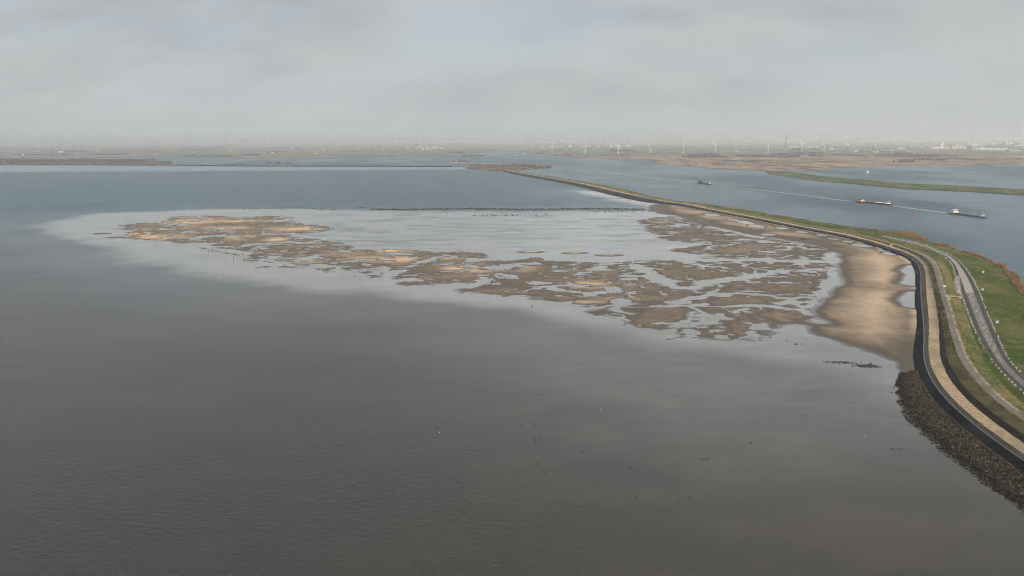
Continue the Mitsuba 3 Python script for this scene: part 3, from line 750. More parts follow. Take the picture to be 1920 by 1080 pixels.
# birds on the shallows
b1 = trimesh.creation.icosphere(subdivisions=1, radius=1.0); b1.apply_scale((0.20, 0.34, 0.17)); b1.apply_translation((0, 0, 0.5))
hd = trimesh.creation.icosphere(subdivisions=1, radius=0.10); hd.apply_translation((0, 0.38, 0.86))
bird_m = cat_mesh([b1, hd, beam((0, 0.22, 0.56), (0, 0.37, 0.84), 0.10), beam((0, 0.46, 0.85), (0, 0.66, 0.82), 0.035), beam((-0.07, 0, -0.1), (-0.07, 0, 0.4), 0.04), beam((0.07, 0, -0.1), (0.07, 0, 0.4), 0.04), beam((0, -0.25, 0.5), (0, -0.48, 0.44), 0.12)])
bird_d, bird_w = mikit.ply(bird_m, 'bird_dark', 30), mikit.ply(bird_m, 'bird_white', 30)
flocks = [((1075, 648), 34, 6, 12, 'dark wading bird in the flock just below the sandbanks'), ((1018, 742), 6, 4, 4, 'dark wading bird in the small group left of the shallows'), ((1322, 863), 9, 4, 6, 'dark wading bird in the group at the middle of the foreground'),
          ((1685, 843), 18, 4, 7, 'dark wading bird in the loose line off the rubble'), ((1005, 822), 12, 10, 5, 'dark wading bird in the group left of the foreground'), ((985, 797), 50, 7, 8, 'dark wading bird scattered over the left shallows'), ((1350, 690), 60, 10, 9, 'dark wading bird scattered below the braided banks'),
          ((1560, 705), 60, 10, 9, 'dark wading bird scattered left of the beach tip'), ((1450, 790), 110, 40, 16, 'dark wading bird scattered over the right shallows'), ((1250, 950), 150, 35, 9, 'dark wading bird alone in the foreground water'), ((1000, 880), 90, 30, 7, 'dark wading bird alone in the left foreground'), ((300, 430), 60, 6, 0, '')]
for (cx, cy), sx, sy, n, lab in flocks:
    for i in range(n):
        p = G1(cx + rng.normal(0, sx * 0.5), cy + rng.normal(0, sy * 0.5))
        add('wading_bird', placed(bird_d, T().translate(p.tolist()).rotate([0, 0, 1], float(rng.uniform(0, 360))).scale(float(rng.uniform(0.6, 1.0)))), lab, 'bird', lab.replace('dark wading bird', 'birds'))
for x, y, lab in ((1127, 769, 'white bird on the middle of the shallows'), (1506, 772, 'white bird on the right shallows'), (1621, 817, 'white bird off the rubble'), (824, 812, 'white bird alone on the open water left of the shallows'), (1703, 772, 'white bird standing on the edge of the rubble')):
    p = G1(x, y)
    add('gull', placed(bird_w, T().translate(p.tolist()).rotate([0, 0, 1], float(rng.uniform(0, 360))).scale(0.75)), lab, 'bird')

# ------------------------------------------------------------------ reeds along the canal side
def reeds(xy, h, seed, w=0.13):
    r = np.random.default_rng(seed)
    n, nb = len(xy), 6
    b = np.repeat(np.column_stack([xy, np.full(n, 0.1)]), nb, 0) + r.normal(0, 0.45, (n * nb, 3)) * [1, 1, 0]
    a = r.uniform(0, 3.14, n * nb)
    s = np.column_stack([np.cos(a), np.sin(a), a * 0]) * w
    tip = b + np.column_stack([r.normal(0.25, 0.4, n * nb), r.normal(0, 0.4, n * nb), np.repeat(h, nb) * r.uniform(0.7, 1.1, n * nb)])
    v = np.stack([b - s, b + s, tip + s * 0.5, tip - s * 0.5], 1).reshape(-1, 3)
    f = np.arange(n * nb)[:, None] * 4
    return trimesh.Trimesh(v, np.vstack([f + [0, 1, 2], f + [0, 2, 3]]), process=False)


ry = rng.uniform(600, 1330, 9000)
cl = meshkit.fbm(np.column_stack([ry / 28, ry * 0, ry * 0]), 3, 9)
keep = cl > 0.30
ry, cl = ry[keep], cl[keep]
ii = np.interp(ry, YS, np.arange(len(YS)))
off = np.interp(ry, YS, WID) - 3.5 + rng.uniform(-3.5, 4.5, len(ry)) * np.clip((cl - 0.2) * 3, 0.3, 1.2)
bxy = np.column_stack([np.interp(ii, np.arange(len(YS)), BASE[:, j] ) + off * np.interp(ii, np.arange(len(YS)), NRM[:, j]) for j in (0, 1)])
add('reed_bed', mikit.ply(reeds(bxy, rng.uniform(1.8, 4.2, len(bxy)) * np.clip(cl * 1.9, 0.6, 1.4), 31), 'reed'), 'orange brown reeds fringing the canal bank', kind='stuff')
hp = Polygon(G([(1640, 434.5), (1690, 437), (1716, 439), (1724, 444), (1734, 450), (1712, 449), (1690, 444), (1655, 439)])[:, :2])
pts = np.array([[x, y] for x, y in np.column_stack([rng.uniform(hp.bounds[0], hp.bounds[2], 9000), rng.uniform(hp.bounds[1], hp.bounds[3], 9000)]) if hp.contains(shapely.Point(x, y))])
add('reed_bed', mikit.ply(reeds(pts, rng.uniform(2.0, 3.4, len(pts)), 32, 0.3), 'reed'), 'orange brown reed patch jutting into the canal at the bend', kind='stuff')
# low scrub along the far dike
ry = np.concatenate([rng.uniform(1330, 2600, 2600), rng.uniform(2600, 4700, 1500)])
ii = np.interp(ry, YS, np.arange(len(YS)))
off = np.interp(ry, YS, WID) * rng.uniform(0.55, 1.0, len(ry))
bxy = np.column_stack([np.interp(ii, np.arange(len(YS)), BASE[:, j]) + off * np.interp(ii, np.arange(len(YS)), NRM[:, j]) for j in (0, 1)])
zz = np.interp(np.interp(ry, YS, WID) - off, [0, 13, 40], [0.3, 3.3, 3.6])
mat('scrub_grass', P(proc(lambda p, n, uv: mix((0.065, 0.070, 0.028), (0.20, 0.155, 0.085), smoothstep(0.4, 0.62, fbm(p.x / 12, p.y / 30, 1.0, 4)))), 0.95, 0.05))
add('rough_grass', mikit.ply(stones(bxy, zz, rng.uniform(0.5, 1.6, len(ry)), 33, 0.8), 'scrub_grass'), 'rough tussocks of grass on the far stretch of the dike', kind='stuff')


# tussocks and weeds on the near dike, wrack on the beach
ry = rng.uniform(420, 1330, 16000)
ii = np.interp(ry, YS, np.arange(len(YS)))
sv, wd_ = np.interp(ry, YS, SVC), np.interp(ry, YS, WID)
lanes_ = rng.random(len(ry))
off = np.where(lanes_ < 0.25, sv - 2.6 - rng.random(len(ry)) ** 2 * 5, np.where(lanes_ < 0.5, sv + 3.2 + rng.random(len(ry)) * 3, np.where(lanes_ < 0.62, sv + 4 + rng.random(len(ry)) * 11, wd_ - 2 - rng.random(len(ry)) ** 1.6 * 26)))
prof_o = [17.5, 21, 24, 28, 32, 36, 46]
bxy = np.column_stack([np.interp(ii, np.arange(len(YS)), BASE[:, j]) + off * np.interp(ii, np.arange(len(YS)), NRM[:, j]) for j in (0, 1)])
crest = np.interp(ry, [1050, 1300], [6.4, 4.7])
rel = off - sv
zz = np.where(rel < 0, crest + (rel + 2.1) * 0.13, np.where(rel < 14, crest - 0.1 - np.clip(rel - 4.2, 0, 10) * (crest - 3.6) / 9.8, np.interp(wd_ - off, [2.5, 13, 40], [0.6, 3.3, 3.6])))
mat('tussock', P(proc(lambda p, n, uv: mix((0.040, 0.050, 0.018), (0.19, 0.155, 0.08), smoothstep(0.35, 0.65, fbm(p.x / 2.5, p.y / 4, 1.0, 3)))), 0.95, 0.05))
add('tussock_grass', mikit.ply(stones(bxy, zz, 0.18 + 0.42 * rng.random(len(ry)) ** 2, 35, 0.6), 'tussock'), 'dry tussocks and weeds scattered over the dike verges and meadow', kind='stuff')
wr = np.array([[x, y] for x, y in G(np.column_stack([rng.uniform(1470, 1700, 900), rng.uniform(455, 700, 900)]))[:, :2]])
hw = sand_height(wr)
okw = (hw > 0.10) & (hw < 0.50) & (wr[:, 0] < np.interp(wr[:, 1], YS, XT) - 2)
add('wrack', mikit.ply(stones(wr[okw], hw[okw], 0.1 + 0.3 * rng.random(okw.sum()) ** 3, 36, 0.5), 'weed_rock'), 'small bits of weed and wrack strewn over the beach', kind='stuff')

# ------------------------------------------------------------------ far shores
def plate(name, pts, z, bsdf, label, kind='structure', cat=None):
    xy = G(pts)[:, :2]
    m = inflate(Polygon(xy).buffer(0), z)
    return add(name, mikit.ply(m, bsdf), label, cat, None, kind)


POLDER = [(-250, 297), (-100, 296.8), (0, 295.6), (120, 294.8), (320, 295.5), (480, 297.5), (560, 297), (700, 294), (830, 293), (845, 290), (868, 288.4), (900, 286.6), (935, 284.8), (950, 284.5), (985, 286.3), (1010, 290), (1040, 294), (1090, 296.5), (1160, 298), (1210, 299), (1216, 303), (1260, 309), (1330, 315), (1440, 321),
          (1455, 319.5), (1540, 318), (1600, 314.2), (1700, 311.5), (1920, 307.5), (2150, 305)]
xy = G(POLDER)[:, :2]
pm = inflate(Polygon(np.vstack([[[-FAR, xy[0, 1] + 2000]], xy, [[FAR, xy[-1, 1] + 2000], [FAR, FAR * 0.99], [-FAR, FAR * 0.99]]])), 1.2)
add('polder', mikit.ply(pm, 'fields'), 'flat hazy farmland reaching to the horizon', kind='structure')
plate('grass_spit', [(1436, 320.5), (1440, 327), (1477, 331), (1540, 340), (1590, 344), (1640, 349), (1702, 355), (1815, 359.5), (1920, 366.5), (2100, 380), (2100, 368), (1920, 356), (1815, 350), (1690, 344), (1615, 336.5), (1552, 332), (1515, 326.5), (1475, 321.5)], 1.6, 'spit_grass', 'long low green spit between the canal and the inner water')
plate('wooded_island', [(-250, 307), (0, 307.6), (318, 308.4), (322, 304.5), (268, 301.5), (262, 298.5), (150, 297.6), (60, 297.8), (0, 298.6), (-250, 298)], 1.5, 'brown_bank', 'low brown wooded island at the far left')
plate('dike_head', [(874, 316), (935, 322), (1000, 318), (960, 311), (930, 308), (880, 308.5), (872, 312)], 1.6, 'brown_bank', 'brown scrubby land at the far end of the dike')
plate('scrub_islet', [(992, 317.5), (1010, 318), (1034, 316.2), (1033, 313.6), (1005, 313.5)], 1.3, 'tan_bank', 'small scrubby islet in the canal beyond the dike end')
plate('scrub_islet', [(845, 305), (868, 305.5), (885, 304.5), (870, 302), (850, 301.8)], 1.3, 'tan_bank', 'faint islet behind the gap in the far dam')
plate('far_bank', [(905, 293.6), (912, 294.4), (870, 294.8), (866, 293.2)], 1.0, 'tan_bank', 'faint strip of land in the far channel')
d0, n0 = DAM, np.array([0, 1.0])
def dl(off, z):
    return np.column_stack([d0[:, :2] + n0 * off, np.full(len(d0), z)])[::-1]
k = thing('far_dam', 'low straight dam crossing the far side of the bay', kind='structure')
part(k, 'stone_slope', mikit.ply(loft([dl(40, -0.6), dl(82, 5.2)][::-1]), 'black_asphalt'))
part(k, 'crest', mikit.ply(loft([dl(82, 5.2), dl(120, 5.4), dl(150, -0.6)][::-1]), 'brown_bank'))
for kk in [q for q in scene if q.startswith('far_dam__')]: pass


def wood(name, spots, hgt, bsdf, label, seed, dens=1.0):
    """Winter scrub or wood: many uneven crowns on short trunks, spread over surveyed strips (x0, y0, x1, y1, depth in metres, relative height)."""
    r = np.random.default_rng(seed)
    xy, hh = [], []
    for (x0, y0, x1, y1, dep, rel) in spots:
        a, b = G1(x0, y0), G1(x1, y1)
        ln = np.linalg.norm(b - a)
        n = int(max(6, min(5000, ln * (1 + dep / 40) / (hgt * rel * 1.4) * dens)))
        t = r.uniform(0, 1, n)
        xy.append((a + (b - a) * t[:, None])[:, :2] + np.column_stack([r.normal(0, hgt * 0.4, n), r.uniform(0, dep, n)]))
        hh.append(hgt * rel * r.uniform(0.45, 1.15, n) * (0.5 + meshkit.fbm(np.column_stack([t * ln / 90, t * 0, t * 0]), 3, seed)))
    xy, hh = np.vstack(xy), np.concatenate(hh)
    return add(name, mikit.ply(stones(xy, 1.0 + hh * 0.45, hh * 0.55, seed, 1.0), bsdf), label, None, None, 'stuff')


wood('far_wood', [(-40, 306.5, 318, 307.5, 100, .6), (-40, 303, 262, 302.5, 400, 1.0), (0, 305, 260, 305, 250, .8), (225, 303, 268, 302.5, 60, 1.5), (288, 306.5, 320, 307, 60, 1.3)], 11, 'winter_wood', 'brown bare wood covering the far left island', 41, 1.3)
wood('far_wood', [(490, 307.5, 562, 308, 30, 1), (320, 308, 480, 308, 40, .35)], 9, 'winter_wood', 'short row of bare trees on the far dam', 42)
wood('scrub', [(880, 311, 1000, 313, 150, 1.0), (905, 315, 990, 318, 60, .6), (962, 311, 1005, 313, 200, 1.4)], 7, 'rust_scrub', 'rust brown scrub at the far end of the dike', 43, 1.2)
wood('scrub', [(994, 316, 1034, 315.5, 120, 1.4), (1000, 317, 1030, 317, 30, 1.0)], 7, 'rust_scrub', 'rust brown scrub on the islet beyond the dike end', 44, 1.3)
wood('scrub', [(846, 304.5, 880, 304.5, 100, 1.0)], 8, 'winter_wood', 'faint scrub on the islet behind the dam gap', 45)
wood('scrub', [(868, 294, 908, 294.2, 200, 1.6)], 10, 'winter_wood', 'faint scrub on the strip of land in the far channel', 50)
wood('far_wood', [(1160, 285, 1196, 284.5, 900, 1.5)], 16, 'winter_wood', 'dark wood block behind the third white wind turbine', 46)
wood('far_wood', [(1300, 296.5, 1370, 295, 500, 1), (1315, 294, 1350, 292.5, 600, 1.1), (1400, 295.5, 1460, 294.5, 500, 1), (1360, 303.5, 1432, 304, 150, .6)], 13, 'winter_wood', 'dark bare wood on the tan shore right of the middle', 47)
wood('far_wood', [(1480, 292, 1548, 287, 600, 1), (1528, 294, 1545, 293, 200, 1.4), (1590, 292, 1640, 294, 500, .8), (1475, 296, 1500, 295, 300, 1)], 13, 'winter_wood', 'dark trees behind the tan shore below the fainter turbines', 48)
wood('far_wood', [(1672, 295, 1810, 294, 400, 1), (1690, 291, 1725, 290, 500, 1.2), (1730, 298, 1830, 300, 150, .7), (1690, 305, 1720, 304, 120, .8), (1690, 301, 1780, 301, 100, .7), (1800, 300, 1930, 299, 150, .4)], 13, 'winter_wood', 'dark tree rows in front of the white factory', 49)
wood('scrub', [(1450, 306, 1660, 302, 200, .6), (1440, 303, 1560, 300, 200, .7), (1560, 306, 1620, 305, 150, .7), (1640, 307, 1680, 306, 80, .8), (1220, 303, 1330, 301, 120, .5), (1330, 306, 1440, 305, 120, .6)], 7, 'rust_scrub', 'rusty scrub dotted over the tan reed land', 51, 0.35)
wood('far_wood', [(1040, 293, 1070, 292, 300, 1), (1010, 289, 1032, 286, 200, 1.4), (1130, 293, 1180, 292, 200, .7)], 12, 'rust_scrub', 'brown scrub on the shore below the left turbines', 52)
wood('far_wood', [(175, 290.5, 232, 290.5, 200, 1), (455, 292, 480, 291.5, 150, 1.2), (345, 293.5, 440, 293.5, 80, .7), (330, 281.5, 400, 281, 300, 1), (120, 285, 150, 284.5, 300, 1.1), (840, 287, 870, 286, 300, 1), (500, 287, 530, 286, 300, 1), (20, 290.5, 120, 291, 100, .6)], 14, 'winter_wood', 'scattered tree lines in the hazy left farmland', 53)
hz = [(x, y, x + w_, y - rng.uniform(-.2, .2), 150, rng.uniform(.7, 1.2)) for x, y, w_ in zip(rng.uniform(-40, 1940, 70), 266 + 20 * rng.random(70) ** 1.3, rng.uniform(20, 90, 70))]
hz = [h for h in hz if not (h[1] < 269.5)]
wood('hedgerow', hz, 13, 'winter_wood', 'thin hedges and tree rows striping the far farmland', 54, 0.5)


# ------------------------------------------------------------------ wind turbines
def tower_mesh(h): return cone(4.0, 2.6, h, 12)


bl = loft([np.array([[0, -1.2, 1.5], [0, -2.4, 9], [0, -1.5, 24], [0, -0.4, 44.0]])[:, [0, 1, 2]], np.array([[0, 1.2, 1.5], [0, 1.8, 9], [0, 1.0, 24], [0, 0.3, 44.0]])])
bl = cat_mesh([bl.copy().apply_translation((0.25, 0, 0)), bl.copy().apply_translation((-0.25, 0, 0)), beam((0, 0, 1.0), (0, 0, 40), 1.4)])
blade = mikit.ply(bl, 'turbine_white')
nac = mikit.ply(bx(-6.5, 5.0, -2.1, 2.1, -2.0, 2.4), 'turbine_white')
hub_m = trimesh.creation.icosphere(subdivisions=2, radius=2.1)
hub = mikit.ply(hub_m, 'turbine_white', True)
TURB = [(1036, 287, 1.0, 10, 200, 'first from the left'), (1096.5, 288, 1.12, 0, 195, 'second from the left'), (1158.5, 288.5, 1.05, 25, 200, 'third from the left'), (1219, 287, 1.0, 60, 205, 'fourth from the left'), (1280.5, 287.5, .95, 40, 260, 'fifth from the left, rotor edge on'), (1341, 286.5, 1.05, 62, 200, 'sixth from the left'),
        (1439, 289, 1.22, 5, 250, 'seventh from the left, tallest in view'), (1503, 286, 1.2, 95, 205, 'eighth from the left'), (1544.5, 284, 0.95, 50, 200, 'ninth from the left'), (1589, 277, .9, 20, 200, 'tenth from the left, very faint'), (1615, 276, 1.0, 50, 200, 'eleventh from the left, very faint'), (1641, 277, 1.1, 80, 210, 'twelfth from the left, very faint'), (1727, 274, 1.2, 15, 200, 'farthest right, faint at the horizon')]
for x, y, s, rot, yaw, lab in TURB:
    p = G1(x, y, 1.2)
    k = thing('wind_turbine', 'white wind turbine on the far shore, ' + lab, 'wind turbine')
    s = s * 1.08
    b = T().translate(p.tolist()).rotate([0, 0, 1], yaw + 90 - 180).scale(s)
    part(k, 'tower', placed(mikit.ply(tower_mesh(80), 'turbine_white', 30), T().translate(p.tolist()).scale(s)))
    part(k, 'nacelle', placed(nac, b.translate([0, 0, 82])))
    part(k, 'hub', placed(hub, b.translate([7.0, 0, 82.3])))
    for q in range(3):
        part(k, 'blade', placed(blade, b.translate([7.0, 0, 82.3]).rotate([1, 0, 0], rot + 120 * q)))

# lattice mast
p = G1(1473, 283.5, 1.2)
k = thing('lattice_mast', 'tall grey lattice mast between the seventh and eighth turbines', 'mast')
hgt, w0 = 205.0, 13.0
def leg_at(i, z): return np.array([[-1, -1], [1, -1], [1, 1], [-1, 1]][i % 4] + [0.0]) * (w0 / 2 * (1 - 0.8 * z / hgt)) + [0, 0, z]
for i in range(4):
    part(k, 'leg', placed(mikit.ply(beam(leg_at(i, 0), leg_at(i, hgt), 1.3), 'steel_grey'), T().translate(p.tolist())))
br = []
for z in np.arange(0, hgt - 10, 14.0):
    for i in range(4):
        br += [beam(leg_at(i, z), leg_at(i + 1, z + 14), 0.7), beam(leg_at(i, z), leg_at(i + 1, z), 0.7)]
part(k, 'bracing', placed(mikit.ply(cat_mesh(br), 'steel_grey'), T().translate(p.tolist())))
for z, w_ in ((120, 26), (150, 34), (180, 22)):
    part(k, 'crossarm', placed(mikit.ply(bx(-w_ / 2, w_ / 2, -1, 1, z, z + 2.0), 'steel_grey'), T().translate(p.tolist())))

# ------------------------------------------------------------------ far buildings
def house(px0, px1, py_, hpx, wall, roof, label, cat='farmhouse', group=None, gable=True, name='farmhouse', depth=None):
    p = G1((px0 + px1) / 2, py_, 1.2)
    w_ = (px1 - px0) / FOC * p[1]; h = hpx / FOC * p[1]
    dp = depth or min(max(w_ * 0.6, 9), 60)
    k = thing(name, label, cat, group)
    tw = T().translate(p.tolist())
    hw = h * (0.55 if gable else 0.93)
    part(k, 'wall', placed(mikit.ply(bx(-w_ / 2, w_ / 2, 0, dp, -0.5, hw), wall), tw))
    if gable:
        v = np.array([[-w_ / 2 - .5, -.6, hw], [w_ / 2 + .5, -.6, hw], [w_ / 2 + .5, dp + .6, hw], [-w_ / 2 - .5, dp + .6, hw], [-w_ / 2 - .5, dp / 2, h], [w_ / 2 + .5, dp / 2, h]])
        rm = trimesh.Trimesh(v, [[0, 1, 5], [0, 5, 4], [2, 3, 4], [2, 4, 5], [1, 2, 5], [3, 0, 4], [0, 2, 1], [0, 3, 2]], process=False)
    else:
        rm = bx(-w_ / 2 - .4, w_ / 2 + .4, -.4, dp + .4, hw + 0.01, h)
    part(k, 'roof', placed(mikit.ply(rm, roof), tw))
    return k


RN = {'roof_red': ' with a red roof', 'roof_grey': ' with a grey roof', 'roof_white': ' with a white roof'}
far_l = 'pale farm building in the hazy farmland left of the canal mouth'
for i in range(22):
    x = float(rng.uniform(20, 900)); y = float(rng.uniform(273, 291)); sz = float(rng.uniform(2.0, 5.0))
    if 860 < x and y > 285: continue
    ro = random.choice(['roof_red', 'roof_grey', 'roof_white', 'roof_grey'])
    house(x, x + sz, y, rng.uniform(1.2, 2.2), random.choice(['wall_white', 'wall_cream', 'wall_cream', 'wall_brick']), ro, far_l + RN[ro], 'farm building', 'farm buildings left of the canal mouth', True, 'farm_building')
for i in range(26):
    x = float(rng.uniform(756, 832)); y = 278.5 + float(rng.normal(0, 1.1)); sz = float(rng.uniform(1.6, 4.2))
    house(x, x + sz, y, rng.uniform(1.3, 2.4), random.choice(['wall_white', 'wall_white', 'wall_cream']), random.choice(['roof_white', 'roof_red', 'roof_grey']), 'white house in the hazy village left of the canal mouth', 'house', 'village houses left of the canal mouth', True, 'village_house')
for i in range(15):
    x = 1000 + 195 * i / 15 + float(rng.normal(0, 2)); y = 277.3 - 3.5 * i / 15 + float(rng.normal(0, .5)); sz = float(rng.uniform(2, 7.5))
    house(x, x + sz, y, rng.uniform(1.5, 2.8), random.choice(['wall_white', 'wall_white', 'wall_cream']), random.choice(['roof_white', 'roof_white', 'roof_grey']), 'white building in the long hazy row behind the left turbines', 'building', 'white buildings behind the left turbines', True, 'row_building')
for i in range(10):
    x = float(rng.uniform(1370, 1740)); y = float(rng.uniform(271, 284)); sz = float(rng.uniform(3, 9))
    house(x, x + sz, y, rng.uniform(1.4, 2.4), random.choice(['wall_cream', 'wall_brick', 'wall_white']), random.choice(['roof_red', 'roof_grey', 'roof_white']), 'low building in the hazy farmland behind the right turbines', 'farm building', 'farm buildings behind the right turbines', True, 'farm_building')
house(1514, 1538, 276.5, 2.2, 'wall_white', 'roof_white', 'long white hall right of the eighth turbine', 'hall', None, False, 'hall')
house(1480, 1496, 277, 2.0, 'wall_white', 'roof_white', 'white hall just left of the eighth turbine', 'hall', None, False, 'hall')
house(1639.5, 1642, 285.8, 2.2, 'wall_white', 'roof_white', 'small bright white house in front of the faint turbines, left of a pair', 'house', None, True, 'house')
house(1644, 1647, 285.8, 2.2, 'wall_white', 'roof_white', 'small bright white house in front of the faint turbines, right of a pair', 'house', None, True, 'house')
house(1684, 1698, 279, 2.6, 'wall_cream', 'roof_blue', 'light blue roofed hall left of the white factory', 'hall', None, False, 'hall', 420)
house(1746, 1780, 278.8, 3.2, 'wall_white', 'roof_white', 'white factory hall under the square tower', 'factory hall', None, False, 'factory_hall')
house(1763, 1769, 278.0, 13.0, 'wall_white', 'roof_white', 'square white tower of the factory', 'tower', None, False, 'factory_tower', 60)
house(1785, 1812, 279, 4.4, 'wall_cream', 'roof_white', 'cream factory hall between the tower and the steam', 'factory hall', None, False, 'factory_hall')
house(1792, 1797, 277.5, 7.5, 'wall_white', 'roof_grey', 'slim factory block rising behind the cream hall', 'factory block', None, False, 'factory_block')
house(1826, 1888, 281, 3.0, 'wall_white', 'roof_white', 'long low white warehouse in front of the steam', 'warehouse', None, False, 'warehouse')
house(1838, 1844, 280.6, 5.5, 'wall_white', 'roof_grey', 'small white block on the front of the long warehouse', 'factory block', None, False, 'factory_block')
house(1893, 1911, 285, 3.4, 'wall_white', 'roof_grey', 'white farm hall at the far right', 'hall', None, True, 'hall')
house(1898, 1925, 274, 4.4, 'wall_cream', 'roof_white', 'cream factory hall at the right edge behind the steam', 'factory hall', None, False, 'factory_hall')
for x, y, h, lab in ((1886, 279, 12, 'thin factory chimney at the right end of the long warehouse'), (1735, 278, 7, 'slanting crane mast left of the factory tower')):
    p = G1(x, y, 1.2); hh = h / FOC * p[1]
    add('chimney', placed(mikit.ply(cone(4.5, 3.2, hh, 12), 'wall_white', 30), T().translate(p.tolist())), lab.replace('slanting crane mast', 'short white chimney'), 'chimney')

# steam: puffs of white vapour drifting from the factory
scene['steam_air'] = {'type': 'homogeneous', 'albedo': {'type': 'rgb', 'value': [0.995, 0.995, 0.995]}, 'sigma_t': 0.25}
for cx, cy, wpx, hpx, n, lab in ((1826, 274, 20, 7, 7, 'white steam plume behind the factory, leftmost of three'), (1856, 272, 14, 6, 6, 'white steam plume behind the factory, middle of three'), (1893, 270, 32, 8, 9, 'white steam plume behind the factory, rightmost and largest of three')):
    p = G1(cx, 279.5, 1.2)
    sc = p[1] / FOC
    r_ = np.random.default_rng(cx)
    balls = []
    for i in range(n):
        b = trimesh.creation.icosphere(subdivisions=2, radius=1.0)
        t = i / (n - 1)
        b.vertices *= 1 + 0.3 * (meshkit.noise(np.asarray(b.vertices) * 2.2 + i * 7.1, cx)[:, None] - 0.5)
        b.apply_scale(sc * hpx * (0.42 + 0.2 * r_.random()))
        b.apply_translation((sc * wpx * (t - 0.5), r_.normal(0, 20), sc * ((279.5 - cy) + hpx * (0.35 * (t - 0.5) + 0.2 * r_.normal()))))
        balls.append(b)
    m = trimesh.boolean.union(balls, engine='manifold')
    add('steam_plume', {**mikit.ply(m, {'type': 'null'}, True), 'interior': {'type': 'ref', 'id': 'steam_air'}, 'exterior': {'type': 'ref', 'id': 'haze_air'}, 'to_world': T().translate(p.tolist())}, lab, 'steam')

# ------------------------------------------------------------------ ships
def hull_mesh(L, B, z0, z1, bow=0.16, sheer=0.0):
    t = np.array([0, 0.02, 0.06, 0.5, 1 - bow, 1 - bow * 0.55, 1 - bow * 0.25, 1 - bow * 0.06, 1.0])
    hw = np.array([0.36, 0.44, 0.5, 0.5, 0.5, 0.44, 0.32, 0.15, 0.02]) * B
    top = z1 + sheer * np.clip((t - (1 - bow)) / bow, 0, 1)
    x = (t - 0.5) * L
    a = np.stack([np.column_stack([x - 0.01 * L * (t > .9), -hw * 0.9, 0 * x + z0]), np.column_stack([x, -hw, top]), np.column_stack([x, hw, top]), np.column_stack([x - 0.01 * L * (t > .9), hw * 0.9, 0 * x + z0])])
    m = loft([a[0], a[1], a[2], a[3]])
    e = [loft([np.stack([a[0][i], a[3][i]]), np.stack([a[1][i], a[2][i]])]) for i in (0, -1)]
    return cat_mesh([m] + e)


def ship(aft, bow, beam_, label, hullm, deckm, housem, topm, cargo, high=1.0, hatch='deck_dark'):
    a, b = G1(*aft), G1(*bow)
    L = float(np.linalg.norm(b - a)); c = (a + b) / 2
    ang = math.degrees(math.atan2(b[1] - a[1], b[0] - a[0]))
    tw = T().translate([float(c[0]), float(c[1]), 0]).rotate([0, 0, 1], ang)
    k = thing('barge', label, 'barge')
    pt = lambda n, m, bs, lab=None: part(k, n, placed(mikit.ply(m, bs), tw), lab)
    pt('hull', hull_mesh(L, beam_, -1.0, 2.2 * high, 0.14, 1.2), hullm)
    h0 = 2.2 * high
    pt('coaming', bx(-0.30 * L, 0.38 * L, -beam_ * 0.40, beam_ * 0.40, h0 - 0.3, h0 + 1.1), deckm)
    nh = 8
    for i in range(nh):
        x0 = -0.295 * L + i * 0.67 * L / nh
        pt('hatch_cover', bx(x0, x0 + 0.67 * L / nh - 0.8, -beam_ * 0.38, beam_ * 0.38, h0 + 1.1, h0 + 1.35 + (0.9 if i in cargo else 0)), 'ship_white' if i in cargo else hatch)
    pt('deckhouse', bx(-0.47 * L, -0.33 * L, -beam_ * 0.40, beam_ * 0.40, h0 - 0.2, h0 + 3.0 * high), housem)
    wh = pt('wheelhouse', bx(-0.42 * L, -0.35 * L, -beam_ * 0.33, beam_ * 0.33, h0 + 3.0 * high, h0 + 6.2 * high), housem)
    part(wh, 'window_band', placed(mikit.ply(bx(-0.423 * L, -0.347 * L, -beam_ * 0.34, beam_ * 0.34, h0 + 4.3 * high, h0 + 5.3 * high), 'window_dark'), tw))
    pt('wheelhouse_roof', bx(-0.43 * L, -0.34 * L, -beam_ * 0.37, beam_ * 0.37, h0 + 6.2 * high, h0 + 6.6 * high), topm)
    pt('bow_house', bx(0.405 * L, 0.435 * L, -beam_ * 0.25, beam_ * 0.25, h0 + 0.2, h0 + 2.0), 'ship_white')
    pt('mast', beam((0.42 * L, 0, h0 + 2.0), (0.42 * L, 0, h0 + 8), 0.35), 'ship_white')
    return a, b


def wake(pts, w0, w1, n, label, seed):
    r = np.random.default_rng(seed)
    w_ = G(pts)[:, :2]
    s = np.concatenate([[0], np.cumsum(np.linalg.norm(np.diff(w_, axis=0), axis=1))])
    t = 0.04 + 0.96 * r.uniform(0, 1, n) ** 1.1
    d = t * s[-1]
    c = np.column_stack([np.interp(d, s, w_[:, j]) for j in (0, 1)])
    c[:, 0] += r.normal(0, 1, n) * (w0 + (w1 - w0) * t) * 0.4
    a, b = r.uniform(0.3, 0.9, n) * (1.2 - 0.8 * t), r.uniform(6, 22, n)
    tan = (w_[-1] - w_[0]) / np.linalg.norm(w_[-1] - w_[0]); nor = np.array([tan[1], -tan[0]])
    z = 0.05 + 0.02 * r.random(n)
    v = np.stack([np.column_stack([c + tan * b[:, None], z]), np.column_stack([c + nor * a[:, None], z + .05]), np.column_stack([c - tan * b[:, None], z]), np.column_stack([c - nor * a[:, None], z + .05])], 1)
    f = (np.arange(n) * 4)[:, None]
    add('ship_wake', mikit.ply(trimesh.Trimesh(v.reshape(-1, 3), np.vstack([f + [0, 1, 2], f + [0, 2, 3]]), process=False), 'foam'), label, None, None, 'stuff')


